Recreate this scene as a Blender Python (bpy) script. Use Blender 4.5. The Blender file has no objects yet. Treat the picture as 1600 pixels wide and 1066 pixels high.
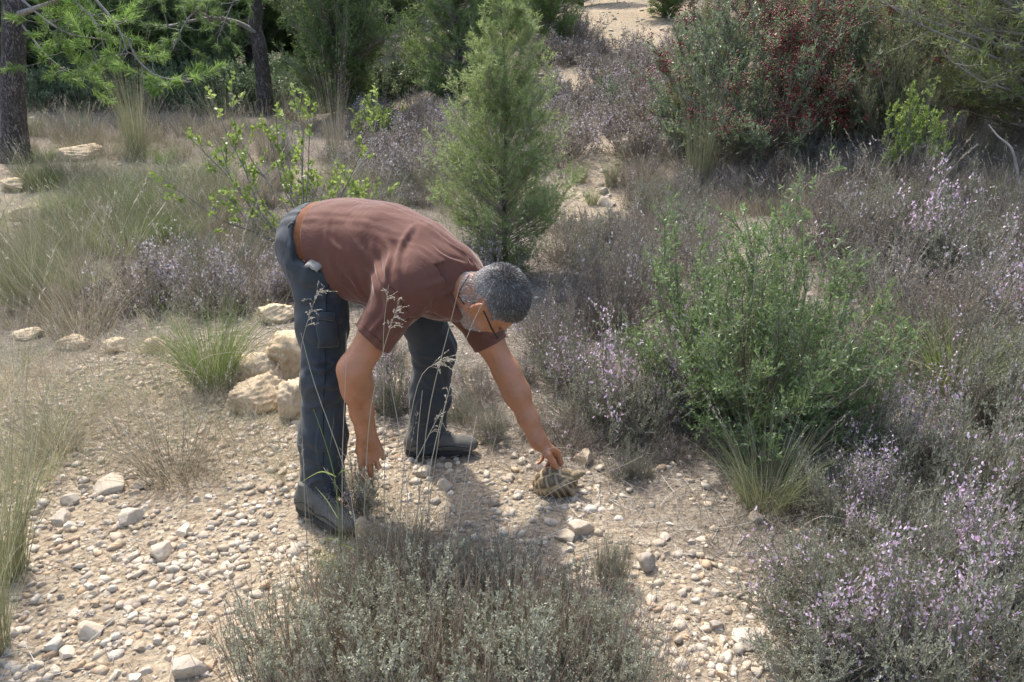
import bpy, math, random
import numpy as np
from mathutils import Vector, Matrix
PI = math.pi
SC = bpy.context.scene
COL = SC.collection

# ------------------------------------------------------------------ camera, sky, sun, exposure
CAM_H, PITCH, FPX = 1.6, math.radians(21.0), 1200.0
cam_d = bpy.data.cameras.new('camera'); cam = bpy.data.objects.new('camera', cam_d); COL.objects.link(cam)
cam.location = (0, 0, CAM_H); cam.rotation_euler = (PI/2 - PITCH, 0, 0)
cam_d.sensor_width = 36; cam_d.lens = 36*FPX/1600; cam_d.clip_end = 2000; cam_d.clip_start = 0.05
SC.camera = cam
SUN_EL, SUN_AZ = 53.0, -27.0       # azimuth from +y (away from the camera), negative = to the left
sd = bpy.data.lights.new('sun', 'SUN'); sd.energy = 2.25; sd.angle = math.radians(3.0); sd.color = (1, .965, .91)
sun = bpy.data.objects.new('sun', sd); COL.objects.link(sun)
el, az = math.radians(SUN_EL), math.radians(SUN_AZ)
sdir = Vector((math.sin(az)*math.cos(el), math.cos(az)*math.cos(el), math.sin(el)))
sun.rotation_euler = sdir.to_track_quat('Z', 'Y').to_euler(); sun.location = (-6, 8, 12)
W = bpy.data.worlds.new('World'); SC.world = W; W.use_nodes = True
nt = W.node_tree; bg = nt.nodes['Background']
sky = nt.nodes.new('ShaderNodeTexSky'); sky.sky_type = 'NISHITA'; sky.sun_disc = False
sky.sun_elevation = el; sky.sun_rotation = az; sky.air_density = 1.0; sky.dust_density = 3.0; sky.ozone_density = .8
nt.links.new(sky.outputs[0], bg.inputs[0]); bg.inputs[1].default_value = .15
SC.view_settings.view_transform = 'Standard'; SC.view_settings.look = 'None'
SC.view_settings.exposure = 1.24; SC.view_settings.gamma = 1
SC.cycles.max_bounces = 7; SC.cycles.diffuse_bounces = 4; SC.cycles.transparent_max_bounces = 4; SC.cycles.transmission_bounces = 3
SC.cycles.use_denoising = True

# ------------------------------------------------------------------ pixel <-> world helpers (a way to measure positions)
cP, sP = math.cos(PITCH), math.sin(PITCH)
def ray(px, py):
    xc, yc = (px-800)/FPX, (533-py)/FPX
    return np.array([xc, cP + yc*sP, -sP + yc*cP])
def P(px, py, Y):
    d = ray(px, py); return np.array([0, 0, CAM_H]) + d*(Y/d[1])
def project(p):
    p = np.asarray(p, float); x, y, z = p[..., 0], p[..., 1], p[..., 2]-CAM_H
    dep = y*cP - z*sP; up = y*sP + z*cP
    return 800 + FPX*x/dep, 533 - FPX*up/dep, dep

# ------------------------------------------------------------------ terrain
def sstep(a, b, x):
    t = np.clip((x-a)/(b-a), 0, 1); return t*t*(3-2*t)
_r = np.random.RandomState(5)
_W = [(_r.uniform(.6, 1.4)*f*math.cos(a), _r.uniform(.6, 1.4)*f*math.sin(a), _r.uniform(0, 6.28), am)
      for f, am, n in ((.35, .10, 5), (1.1, .035, 6), (3.2, .012, 7), (9, .005, 8)) for a in _r.uniform(0, 6.28, n)]
def hgt(x, y):
    x = np.asarray(x, float); y = np.asarray(y, float)
    n = 0
    for kx, ky, ph, am in _W: n = n + am*np.sin(kx*x + ky*y + ph)
    near = sstep(3.0, 7.0, np.hypot(x, y))
    z = n*(.10 + .9*near)
    rat = x/np.maximum(y, 1.0)
    slope = .035 + (.15-.035)*sstep(-.35, .10, rat)
    d = np.maximum(y-7.5, 0)
    z = z + slope*d*d/(d+2.0)
    z = z + .34*np.maximum(y-30, 0)*sstep(30, 45, y)
    # right bank under the big bushes, berm at the left in front of the wood
    z = z + .55*np.exp(-((x-4.6)/2.2)**2 - ((y-9.5)/3.0)**2)
    z = z + .28*np.exp(-((x+4.6)/1.6)**2 - ((y-12.8)/1.2)**2)
    return z
_TT = .5*1.0085**np.arange(900)
def ground(px, py):
    d = ray(px, py); o = np.array([0, 0, CAM_H]); a, c = None, None
    for k0 in range(0, 900, 150):
        t = _TT[k0:k0+151]; q = o[None]+t[:, None]*d[None]; m = np.where(q[:, 2] < hgt(q[:, 0], q[:, 1]))[0]
        if len(m): c = t[m[0]]; a = c/1.0085; break
    if c is None: return o+d*t[-1]
    t = np.linspace(a, c, 24); q = o[None]+t[:, None]*d[None]; m = np.where(q[:, 2] < hgt(q[:, 0], q[:, 1]))[0]
    return q[m[0]] if len(m) else q[-1]
def nrm(v): v = np.asarray(v, float); return v/np.maximum(np.linalg.norm(v, axis=-1, keepdims=True), 1e-9)

# ------------------------------------------------------------------ mesh building
def make_mesh(name, V, faces_by_n, attr=None, mats=(), matidx=None, smooth=False):
    me = bpy.data.meshes.new(name)
    V = np.asarray(V, np.float32)
    loops, starts, off, sizes = [], [], 0, []
    for F in faces_by_n:
        F = np.asarray(F, np.int32)
        if len(F) == 0: continue
        k = F.shape[1]; loops.append(F.ravel()); starts.append(off + np.arange(len(F))*k); off += F.size
        sizes.append(np.full(len(F), k))
    L = np.concatenate(loops).astype(np.int32); S = np.concatenate(starts).astype(np.int32)
    me.vertices.add(len(V)); me.vertices.foreach_set('co', V.ravel())
    me.loops.add(len(L)); me.loops.foreach_set('vertex_index', L)
    me.polygons.add(len(S)); me.polygons.foreach_set('loop_start', S)
    me.polygons.foreach_set('loop_total', np.concatenate(sizes).astype(np.int32))
    if matidx is not None: me.polygons.foreach_set('material_index', np.asarray(matidx, np.int32))
    if smooth: me.polygons.foreach_set('use_smooth', np.ones(len(S), bool))
    me.update(calc_edges=True)
    if attr is not None:
        for k, a in attr.items():
            a = np.asarray(a, np.float32)
            if a.ndim == 1:
                at = me.attributes.new(k, 'FLOAT', 'POINT'); at.data.foreach_set('value', a)
            else:
                at = me.attributes.new(k, 'FLOAT_COLOR', 'POINT')
                at.data.foreach_set('color', np.concatenate([a, np.ones((len(a), 1))], 1).astype(np.float32).ravel())
    for m in mats: me.materials.append(m)
    return me
class MB:
    """collects quads of one mesh"""
    def __init__(s): s.V, s.F, s.T, s.A, s.M, s.MT, s.n = [], [], [], [], [], [], 0
    def add(s, V, F, a=0.5, m=0):
        V = np.asarray(V, float).reshape(-1, 3); F = np.asarray(F, np.int64)
        a = np.broadcast_to(np.asarray(a, float), (len(V),))
        s.V.append(V); s.A.append(a)
        if F.shape[1] == 4: s.F.append(F+s.n); s.M.append(np.full(len(F), m))
        else: s.T.append(F+s.n); s.MT.append(np.full(len(F), m))
        s.n += len(V)
    def tubes(s, pts, rad, a=.5, m=0, sides=3):
        N, K, _ = pts.shape; rad = np.broadcast_to(np.asarray(rad, float), (N, K))
        d = nrm(pts[:, -1]-pts[:, 0]); ref = np.where(np.abs(d[:, 2:3]) > .9, [[1., 0, 0]], [[0, 0, 1.]])
        A = nrm(np.cross(d, ref)); B = np.cross(d, A)
        th = np.arange(sides)*2*PI/sides
        off = (np.cos(th)[None, :, None]*A[:, None] + np.sin(th)[None, :, None]*B[:, None])
        V = pts[:, :, None] + rad[:, :, None, None]*off[:, None]
        base = (np.arange(N)*K*sides)[:, None, None] + (np.arange(K-1)*sides)[None, :, None]
        i = np.arange(sides)[None, None]; j = (i+1) % sides
        F = np.stack([base+i, base+j, base+sides+j, base+sides+i], -1).reshape(-1, 4)
        aa = np.broadcast_to(np.asarray(a, float).reshape(-1, 1), (N, K*sides)).ravel()
        s.add(V.reshape(-1, 3), F, aa, m)
    def ribbons(s, pts, wid, a=.5, m=0, side=None, rs=None):
        N, K, _ = pts.shape; wid = np.broadcast_to(np.asarray(wid, float), (N, K))
        d = nrm(pts[:, -1]-pts[:, 0])
        if side is None: side = nrm(np.cross(d, rs.normal(size=(N, 3))))
        V = np.stack([pts-wid[..., None]*side[:, None]*.5, pts+wid[..., None]*side[:, None]*.5], 2)
        base = (np.arange(N)*K*2)[:, None] + (np.arange(K-1)*2)[None]
        F = np.stack([base, base+1, base+3, base+2], -1).reshape(-1, 4)
        aa = np.broadcast_to(np.asarray(a, float).reshape(-1, 1), (N, K*2)).ravel()
        s.add(V.reshape(-1, 3), F, aa, m)
    def leaves(s, c, d, ln, wd, a=.5, m=0, rs=None, side=None, mid=.45):
        N = len(c)
        if N == 0: return
        if side is None: side = nrm(np.cross(d, rs.normal(size=(N, 3))))
        ln = np.broadcast_to(np.asarray(ln, float).reshape(-1, 1), (N, 1)); wd = np.broadcast_to(np.asarray(wd, float).reshape(-1, 1), (N, 1))
        up = np.cross(side, d)
        V = np.stack([c, c+d*ln*mid+side*wd*.5+up*wd*.12, c+d*ln, c+d*ln*mid-side*wd*.5+up*wd*.12], 1)
        F = (np.arange(N)*4)[:, None] + np.arange(4)[None]
        s.add(V.reshape(-1, 3), F, np.repeat(np.broadcast_to(np.asarray(a, float), (N,)), 4), m)
    def mesh(s, name, mats, smooth=False, extra=None):
        V = np.concatenate(s.V); at = {'v': np.concatenate(s.A)}
        if extra: at.update(extra)
        fs, mi = [], []
        if s.F: fs.append(np.concatenate(s.F)); mi.append(np.concatenate(s.M))
        if s.T: fs.append(np.concatenate(s.T)); mi.append(np.concatenate(s.MT))
        return make_mesh(name, V, fs, at, mats, np.concatenate(mi), smooth)
def curves(base, d, L, K, bend=None, wob=0, rs=None):
    N = len(base); s_ = np.linspace(0, 1, K)[None, :, None]; L = np.broadcast_to(np.asarray(L, float).reshape(-1, 1, 1), (N, 1, 1))
    p = base[:, None] + d[:, None]*L*s_
    if bend is not None: p = p + bend[:, None]*L*s_**2
    if wob: p = p + np.cumsum(rs.normal(size=(N, K, 3)), 1)*wob*L*(s_ > 0)
    return p
def along(pts, idx, t):
    K = pts.shape[1]; f = np.clip(t, 0, .999)*(K-1); i = f.astype(int); w = (f-i)[:, None]
    p = pts[idx, i]*(1-w) + pts[idx, i+1]*w; d = nrm(pts[idx, i+1]-pts[idx, i])
    return p, d
def hemi(rs, n, zmin=0., zmax=1.):
    z = rs.uniform(zmin, zmax, n); a = rs.uniform(0, 2*PI, n); r = np.sqrt(np.maximum(0, 1-z*z))
    return np.stack([r*np.cos(a), r*np.sin(a), z], 1)

# ------------------------------------------------------------------ objects
def obj(name, me, parent=None, loc=None, rotz=0, scale=None):
    o = bpy.data.objects.new(name, me); COL.objects.link(o)
    if parent is not None: o.parent = parent
    if loc is not None: o.location = [float(v) for v in loc]
    if rotz: o.rotation_euler[2] = rotz
    if scale is not None: o.scale = scale if hasattr(scale, '__len__') else (scale,)*3
    return o
def empty(name, loc=(0, 0, 0), rotz=0, scale=None):
    o = obj(name, None, None, loc, rotz, scale); o.empty_display_size = .05; return o
def tag(o, label=None, cat=None, group=None, kind=None):
    if label: o['label'] = label
    if cat: o['category'] = cat
    if group: o['group'] = group
    if kind: o['kind'] = kind
    return o

# ------------------------------------------------------------------ materials
def newmat(name):
    m = bpy.data.materials.new(name); m.use_nodes = True; nt = m.node_tree
    return m, nt, nt.nodes['Principled BSDF'], nt.nodes['Material Output']
def attr_node(nt, name):
    a = nt.nodes.new('ShaderNodeAttribute'); a.attribute_name = name; return a
def ramp(nt, fac, stops):
    r = nt.nodes.new('ShaderNodeValToRGB'); e = r.color_ramp.elements
    while len(e) < len(stops): e.new(.5)
    for i, (p, c) in enumerate(stops): e[i].position = p; e[i].color = (*c, 1)
    nt.links.new(fac, r.inputs[0]); return r
def noise(nt, scale, detail=4, coord=None, rough=.55, dist=0):
    n = nt.nodes.new('ShaderNodeTexNoise'); n.inputs['Scale'].default_value = scale; n.inputs['Detail'].default_value = detail
    n.inputs['Roughness'].default_value = rough; n.inputs['Distortion'].default_value = dist
    if coord is not None: nt.links.new(coord, n.inputs['Vector'])
    return n
def mixc(nt, fac, a, b, mode='MIX'):
    m = nt.nodes.new('ShaderNodeMix'); m.data_type = 'RGBA'; m.blend_type = mode
    for k, v in ((0, fac), (6, a), (7, b)):
        if hasattr(v, 'is_output'): nt.links.new(v, m.inputs[k])
        else: m.inputs[k].default_value = (*v, 1) if k else v
    return m.outputs[2]
def bump(nt, bs, h, strength, dist=.01):
    b = nt.nodes.new('ShaderNodeBump'); b.inputs['Strength'].default_value = strength; b.inputs['Distance'].default_value = dist
    nt.links.new(h, b.inputs['Height']); nt.links.new(b.outputs[0], bs.inputs['Normal']); return b
def leafmat(name, stops, transl=.3, rough=.5, spec=.4, vary=.25):
    """stops: colour ramp over the per-leaf attribute"""
    m, nt, bs, out = newmat(name)
    a = attr_node(nt, 'v'); oi = nt.nodes.new('ShaderNodeObjectInfo')
    r = ramp(nt, a.outputs['Fac'], stops)
    mm = nt.nodes.new('ShaderNodeMapRange'); nt.links.new(oi.outputs['Random'], mm.inputs[0]); mm.inputs[3].default_value = 1-vary; mm.inputs[4].default_value = 1+vary
    vv = nt.nodes.new('ShaderNodeVectorMath'); vv.operation = 'SCALE'; nt.links.new(r.outputs[0], vv.inputs[0]); nt.links.new(mm.outputs[0], vv.inputs['Scale'])
    nt.links.new(vv.outputs[0], bs.inputs['Base Color']); bs.inputs['Roughness'].default_value = rough
    bs.inputs['Specular IOR Level'].default_value = spec
    if transl > 0:
        t = nt.nodes.new('ShaderNodeBsdfTranslucent'); nt.links.new(vv.outputs[0], t.inputs[0])
        mx = nt.nodes.new('ShaderNodeMixShader'); mx.inputs[0].default_value = transl
        nt.links.new(bs.outputs[0], mx.inputs[1]); nt.links.new(t.outputs[0], mx.inputs[2]); nt.links.new(mx.outputs[0], out.inputs[0])
    return m
def simple(name, col, rough=.6, spec=.4, nscale=0, namt=.2, bscale=0, bstr=.3, bdist=.003):
    m, nt, bs, out = newmat(name)
    tc = nt.nodes.new('ShaderNodeTexCoord')
    bs.inputs['Roughness'].default_value = rough; bs.inputs['Specular IOR Level'].default_value = spec
    if nscale:
        n = noise(nt, nscale, 5, tc.outputs['Object'])
        r = ramp(nt, n.outputs['Fac'], [(.3, tuple(c*(1-namt) for c in col)), (.7, tuple(min(1, c*(1+namt)) for c in col))])
        nt.links.new(r.outputs[0], bs.inputs['Base Color'])
    else: bs.inputs['Base Color'].default_value = (*col, 1)
    if bscale:
        n = noise(nt, bscale, 5, tc.outputs['Object']); bump(nt, bs, n.outputs['Fac'], bstr, bdist)
    return m
# ================================================================== signed-distance modelling (bodies, clothes, tortoise)
class SDF:
    def __init__(s, lo, hi, vox):
        s.lo = np.array(lo, float); s.vox = vox
        s.n = np.ceil((np.array(hi)-s.lo)/vox).astype(int)+1
        s.f = np.full(s.n, .12, np.float32)
    def _sl(s, lo, hi, pad):
        a = np.clip(np.floor((np.array(lo)-pad-s.lo)/s.vox).astype(int), 0, s.n-1)
        b = np.clip(np.ceil((np.array(hi)+pad-s.lo)/s.vox).astype(int)+1, 1, s.n)
        if (b <= a).any(): return None
        sl = tuple(slice(a[i], b[i]) for i in range(3))
        g = [(s.lo[i]+np.arange(a[i], b[i])*s.vox).astype(np.float32) for i in range(3)]
        return sl, g[0][:, None, None], g[1][None, :, None], g[2][None, None, :]
    def put(s, fn, lo, hi, k=.02, op='add'):
        r = s._sl(lo, hi, max(k, .02)*1.3+.01)
        if r is None: return
        sl, X, Y, Z = r; d = fn(X, Y, Z).astype(np.float32); f = s.f[sl]
        if op == 'add':
            h = np.maximum(k-np.abs(f-d), 0)/k; s.f[sl] = np.minimum(f, d) - h*h*k*.25
        else:
            d = -d; h = np.maximum(k-np.abs(f-d), 0)/k; s.f[sl] = np.maximum(f, d) + h*h*k*.25
    def cap(s, a, b, r1, r2, k=.02, op='add'):
        a = np.array(a, float); b = np.array(b, float); ab = b-a; L2 = max(ab@ab, 1e-9); R = max(r1, r2)
        def fn(X, Y, Z):
            px, py, pz = X-a[0], Y-a[1], Z-a[2]
            t = np.clip((px*ab[0]+py*ab[1]+pz*ab[2])/L2, 0, 1)
            return np.sqrt((px-t*ab[0])**2+(py-t*ab[1])**2+(pz-t*ab[2])**2) - (r1+(r2-r1)*t)
        s.put(fn, np.minimum(a, b)-R, np.maximum(a, b)+R, k, op)
    def chain(s, pts, rad, k=.02):
        for i in range(len(pts)-1): s.cap(pts[i], pts[i+1], rad[i], rad[i+1], k)
    def ell(s, c, r, M=None, k=.02, op='add'):
        c = np.array(c, float); r = np.array(r, float); M = np.eye(3) if M is None else np.array(M, float)   # rows = axes
        R = r.max()
        def fn(X, Y, Z):
            px, py, pz = X-c[0], Y-c[1], Z-c[2]
            q = [(px*M[i, 0]+py*M[i, 1]+pz*M[i, 2]) for i in range(3)]
            k0 = np.sqrt(sum((q[i]/r[i])**2 for i in range(3))); k1 = np.sqrt(sum((q[i]/r[i]**2)**2 for i in range(3)))
            return k0*(k0-1)/np.maximum(k1, 1e-6)
        s.put(fn, c-R, c+R, k, op)
    def ecap(s, a, b, ra, rb, side, k=.02, op='add'):
        """tapered capsule with elliptical section; ra, rb = (side radius, other radius); side = side axis at a and b"""
        a = np.array(a, float); b = np.array(b, float); ab = b-a; L2 = ab@ab
        s0, s1 = (np.array(v, float) for v in side); R = max(*ra, *rb)
        def fn(X, Y, Z):
            px, py, pz = X-a[0], Y-a[1], Z-a[2]
            t = np.clip((px*ab[0]+py*ab[1]+pz*ab[2])/L2, 0, 1)
            qx, qy, qz = px-t*ab[0], py-t*ab[1], pz-t*ab[2]
            sx, sy, sz = (s0[i]+(s1[i]-s0[i])*t for i in range(3)); n = np.sqrt(sx*sx+sy*sy+sz*sz)
            u = (qx*sx+qy*sy+qz*sz)/n; w2 = np.maximum(qx*qx+qy*qy+qz*qz-u*u, 0)
            ru = ra[0]+(rb[0]-ra[0])*t; rv = ra[1]+(rb[1]-ra[1])*t
            k0 = np.sqrt(u*u/ru**2+w2/rv**2); k1 = np.sqrt(u*u/ru**4+w2/rv**4)
            return k0*(k0-1)/np.maximum(k1, 1e-6)
        s.put(fn, np.minimum(a, b)-R, np.maximum(a, b)+R, k, op)
    def plane_cut(s, p, n, lo, hi):
        """remove what lies on the +n side of the plane, inside the box"""
        p = np.array(p, float); n = nrm(n)
        r = s._sl(lo, hi, 0)
        sl, X, Y, Z = r; d = ((X-p[0])*n[0]+(Y-p[1])*n[1]+(Z-p[2])*n[2]).astype(np.float32)
        s.f[sl] = np.maximum(s.f[sl], d)
    def mesh(s):
        f = s.f; n = s.n; ins = f < 0
        c = [ins[i:n[0]-1+i, j:n[1]-1+j, k:n[2]-1+k] for i in (0, 1) for j in (0, 1) for k in (0, 1)]
        a = c[0].copy(); o = c[0].copy()
        for q in c[1:]: a &= q; o |= q
        act = o & ~a; ids = np.full(act.shape, -1, np.int64); I = np.argwhere(act); ids[act] = np.arange(len(I))
        acc = np.zeros((len(I), 3)); cnt = np.zeros(len(I))
        offs = [(i, j, k) for i in (0, 1) for j in (0, 1) for k in (0, 1)]
        val = {of: f[I[:, 0]+of[0], I[:, 1]+of[1], I[:, 2]+of[2]] for of in offs}
        for ax in range(3):
            for of in offs:
                if of[ax]: continue
                o2 = list(of); o2[ax] = 1; v0, v1 = val[of], val[tuple(o2)]
                m = (v0 < 0) != (v1 < 0); t = np.where(m, v0/np.where(m, v0-v1, 1), 0)
                p = np.array(of, float)[None] + t[:, None]*np.eye(3)[ax][None]
                acc[m] += p[m]; cnt[m] += 1
        V = s.lo + (I + acc/cnt[:, None])*s.vox
        Fs = []
        for ax in range(3):
            u, v = (ax+1) % 3, (ax+2) % 3
            sa = [slice(None)]*3; sb = [slice(None)]*3; sa[ax] = slice(0, -1); sb[ax] = slice(1, None)
            A, B = ins[tuple(sa)], ins[tuple(sb)]; E = np.argwhere(A != B)
            ok = (E[:, u] > 0) & (E[:, v] > 0) & (E[:, u] < n[u]-1) & (E[:, v] < n[v]-1); E = E[ok]
            flip = A[E[:, 0], E[:, 1], E[:, 2]]
            def idx(du, dv):
                q = E.copy(); q[:, u] -= du; q[:, v] -= dv; return ids[q[:, 0], q[:, 1], q[:, 2]]
            Q = np.stack([idx(1, 1), idx(0, 1), idx(0, 0), idx(1, 0)], 1)
            Q[~flip] = Q[~flip][:, ::-1]; Fs.append(Q)
        F = np.concatenate(Fs); return V, F
def relax(V, F, it=2, lam=.5):
    n = len(V)
    a = F.ravel(); b = np.roll(F, -1, 1).ravel()
    i = np.concatenate([a, b]); j = np.concatenate([b, a]); deg = np.bincount(i, minlength=n)[:, None]
    for _ in range(it):
        s_ = np.stack([np.bincount(i, V[j, c], minlength=n) for c in range(3)], 1)
        V = V + lam*(s_/np.maximum(deg, 1)-V)
    return V
def vnormals(V, F):
    e = np.cross(V[F[:, 2]]-V[F[:, 0]], V[F[:, 3]]-V[F[:, 1]]); N = np.zeros_like(V)
    for c in range(4):
        for k in range(3): N[:, k] += np.bincount(F[:, c], e[:, k], minlength=len(V))
    return nrm(N)
def smesh(name, V, F, mat, attr=None):
    return make_mesh(name, V, [F], attr, [mat], None, True)

# ================================================================== the man
PV = lambda px, py, Y: P(px, py, Y)
# joints
hipN, kneeN, ankN = PV(500, 418, 2.60), PV(507, 592, 2.49), PV(503, 772, 2.43)
hipF, kneeF, ankF = PV(622, 402, 2.80), PV(678, 545, 2.83), PV(667, 690, 2.86)
pel = PV(498, 386, 2.70)
T = [PV(505, 377, 2.71), PV(548, 386, 2.68), PV(603, 396, 2.63), PV(655, 418, 2.575), PV(697, 440, 2.53)]
neckB = PV(724, 462, 2.47)
Lax = [nrm([.40, .90, -.05]), nrm([.42, .89, -.10]), nrm([.44, .86, -.20]), nrm([.46, .82, -.32]), nrm([.46, .80, -.38])]
shN, elN, wrN = PV(636, 447, 2.385), PV(552, 578, 2.33), PV(572, 676, 2.39)
shF, elF, wrF = PV(728, 468, 2.70), PV(793, 584, 2.64), PV(842, 690, 2.585)
# head frame
pc = PV(780, 468, 2.38); cvec = nrm(np.array([0, 0, CAM_H])-pc)
ex = np.array([1., 0, 0]); ey = np.array([0, sP, cP]); ex = nrm(ex-cvec*(ex@cvec)); ey = nrm(ey-cvec*(ey@cvec)-ex*(ey@ex))
hf = nrm(.3*ex-.954*ey); hg = nrm(.954*ex+.3*ey)
HF = nrm(.92*hf-.40*cvec)                       # face forward
_u = .46*cvec + .2*hf + .86*hg; HU = nrm(_u-HF*(_u@HF))   # crown
HR = np.cross(HF, HU)                           # the person's right
HC = PV(769, 467, 2.40)
HS = 1.04
def H(f, u, r): return HC + HS*(f*HF + u*HU + r*HR)
HM = np.array([HF, HU, HR])
hs = lambda *a: [HS*x for x in a]

def hand(S, wrist, palm_dir, back, thumb_side, curls, spread=.10, size=1.0, thumb=None, k=.006):
    """palm + five fingers; curls: per finger (j1, j2, j3) bend angles towards the palm side"""
    pd = nrm(palm_dir); bk = nrm(back-pd*(back@pd)); sd = nrm(thumb_side-pd*(thumb_side@pd)-bk*(thumb_side@bk)); z = size
    S.cap(wrist-pd*.02, wrist+pd*.02*z, .027*z, .026*z, .02)
    kn = []
    for i, o in enumerate((.033, .011, -.011, -.031)):
        base = wrist + pd*.018*z + sd*o*.55*z; K_ = wrist + pd*(.088, .092, .088, .078)[i]*z + sd*o*z + bk*(.002, .004, .003, -.002)[i]*z
        S.cap(base, K_, .0165*z, .0125*z, .012); kn.append(K_)
    lens = ((.044, .026, .022), (.048, .030, .023), (.044, .028, .022), (.034, .021, .020))
    for i in range(4):
        d = nrm(pd + sd*spread*(1.2, .3, -.5, -1.4)[i]); ax_b = bk; p = kn[i]; ang = 0; r = (.0098, .010, .0094, .0084)[i]*z
        for j in range(3):
            ang += curls[i][j]; dd = d*math.cos(ang) - ax_b*math.sin(ang)
            q = p + dd*lens[i][j]*z; S.cap(p, q, r*(1.04, .96, .88)[j], r*(.95, .88, .78)[j], k); p = q
    # thumb
    t0 = wrist + pd*.022*z + sd*.020*z - bk*.006*z
    if thumb is None: thumb = [(.045, .028), (.035, .022), (.028, .018)]
    p = t0
    for j, v in enumerate(thumb):
        q = p + (pd*v[0] + sd*v[1] + (-bk)*(v[2] if len(v) > 2 else 0))*z
        S.cap(p, q, (.0165, .0118, .0105)[j]*z, (.0125, .0108, .0088)[j]*z, .010 if j == 0 else .005); p = q
    return kn, p

def build_body():
    S = SDF((-.98, 2.10, .0), (.24, 3.08, 1.24), .0036)
    # hidden trunk and legs under the clothes
    for i in range(4):
        rr = [(.12, .095), (.13, .11), (.15, .125), (.155, .115), (.13, .085)]
        S.ecap(T[i], T[i+1], rr[i], rr[i+1], (Lax[i], Lax[i+1]), .04)
    S.ell(pel, (.12, .145, .12), None, .05)
    S.chain([hipN, kneeN, ankN-np.array([0, 0, .02])], [.085, .055, .036], .03)
    S.chain([hipF, kneeF, ankF-np.array([0, 0, .02])], [.085, .055, .036], .03)
    for an, dr in ((ankN, nrm([.86, -.5, 0])), (ankF, nrm([1, .08, 0]))):
        S.cap(an+[0, 0, -.01], an+dr*.08-[0, 0, .035], .030, .018, .02)
    # arms
    def arm(sh, el, wr, bulge, s=1.0):
        u = el-sh; f = wr-el
        S.cap(sh, sh+u*.5, .060*s, .055*s, .03); S.cap(sh+u*.5, el, .054*s, .045*s, .03)
        
        S.cap(el, el+f*.28, .0440*s, .0425*s, .04); S.cap(el+f*.28, el+f*.65, .0425*s, .0345*s, .05)
        S.cap(el+f*.65, wr, .036*s, .0275*s, .03)
        S.cap(el+f*.85, wr, .030*s, .029*s, .02)
    arm(shN, elN, wrN, nrm([.8, 0, .3]), 1.04); arm(shF, elF, wrF, nrm([.8, -.2, .3]), 1.0)
    S.cap(elN+[-.006, 0, .0], elN+[-.008, 0, -.006], .034, .033, .02)   # point of the elbow
    # near hand: hangs, back of the hand to the camera, fingers curled loosely
    pd = nrm(PV(586, 738, 2.41)-wrN)
    hand(S, wrN+pd*.012, pd, np.array([.25, -.95, .1]), np.array([-1., -.15, 0]),
         [(.06, .25, .20), (.18, .38, .28), (.30, .52, .36), (.42, .65, .4)], .10, 1.12,
         [(.038, .014, .010), (.034, -.002, .008), (.027, -.006, .004)])
    # far hand: reaches down on the shell; thumb on the near side, fingers over the far side
    pd = nrm(PV(872, 712, 2.655)-wrF)
    bk = np.array([.38, .42, .82])
    hand(S, wrF+pd*.004, pd, bk, np.array([.3, -1., -.2]),
         [(.55, .65, .45), (.60, .70, .45), (.65, .75, .45), (.7, .8, .5)], .10, 1.02, [(.012, .010, .004)])
    t_ = [wrF+pd*.022+np.array([.004, -.018, -.010]), PV(856, 711, 2.545), PV(864, 722, 2.545), PV(870, 731, 2.552)]
    S.cap(t_[0], t_[1], .018, .0145, .012); S.cap(t_[1], t_[2], .0135, .0125, .006); S.cap(t_[2], t_[3], .0120, .0098, .005)
    # neck and head
    S.cap(neckB-nrm(neckB-T[3])*.05, H(-.035, -.06, 0), .074, .060, .03)
    S.cap(neckB, H(-.01, -.075, 0), .060, .054, .03)
    S.ell(H(-.012, .030, 0), hs(.098, .094, .077), HM, .02)
    S.ell(H(.038, -.02, 0), hs(.068, .08, .064), HM, .03)
    S.ell(H(.045, -.062, 0), hs(.056, .058, .054), HM, .025)
    for r_ in (-1, 1):
        S.cap(H(-.008, -.058, r_*.054), H(.070, -.100, r_*.018), .019, .018, .025)
        S.ell(H(.066, -.030, r_*.040), hs(.020, .018, .020), HM, .02)      # cheekbone
        S.ell(H(.094, .004, r_*.031), hs(.012, .012, .015), HM, .012, 'sub')
        S.ell(H(.082, .004, r_*.031), hs(.0125, .0125, .0125), HM, .003)
        S.ell(H(-.008, -.016, r_*.079), hs(.019, .033, .009), [nrm(HF+.25*HU), nrm(HU-.25*HF), nrm(HR*r_)], .008)
        S.ell(H(-.020, -.008, r_*.086), hs(.009, .031, .006), [nrm(HF+.25*HU), nrm(HU-.25*HF), nrm(HR*r_)], .006)
        S.ell(H(.000, -.014, r_*.090), hs(.008, .016, .007), HM, .006, 'sub')
    S.cap(H(.086, .022, -.026), H(.086, .022, .026), .013, .013, .02)
    S.cap(H(.092, .012, 0), H(.113, -.028, 0), .008, .0125, .012)
    for r_ in (-1, 1): S.ell(H(.102, -.034, r_*.012), hs(.012, .009, .009), HM, .008)
    S.cap(H(.074, -.105, 0), H(.078, -.105, 0), .018, .018, .02)
    S.cap(H(.090, -.062, -.016), H(.090, -.062, .016), .007, .007, .008); S.cap(H(.088, -.075, -.014), H(.088, -.075, .014), .0075, .0075, .008)
    S.cap(H(.099, -.0685, -.022), H(.099, -.0685, .022), .0022, .0022, .003, 'sub')
    V, F = S.mesh(); V = relax(V, F, 2, .5)
    q = (V-HC)@HM.T/HS
    # whitish stubble and reddish skin tint carried by an attribute
    beard = np.exp(-((q[:, 0]-.055)/.060)**2-((q[:, 1]+.085)/.040)**2)*(np.linalg.norm(q, axis=1) < .2)
    return V, F, beard
bodyV, bodyF, beardA = build_body()

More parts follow.
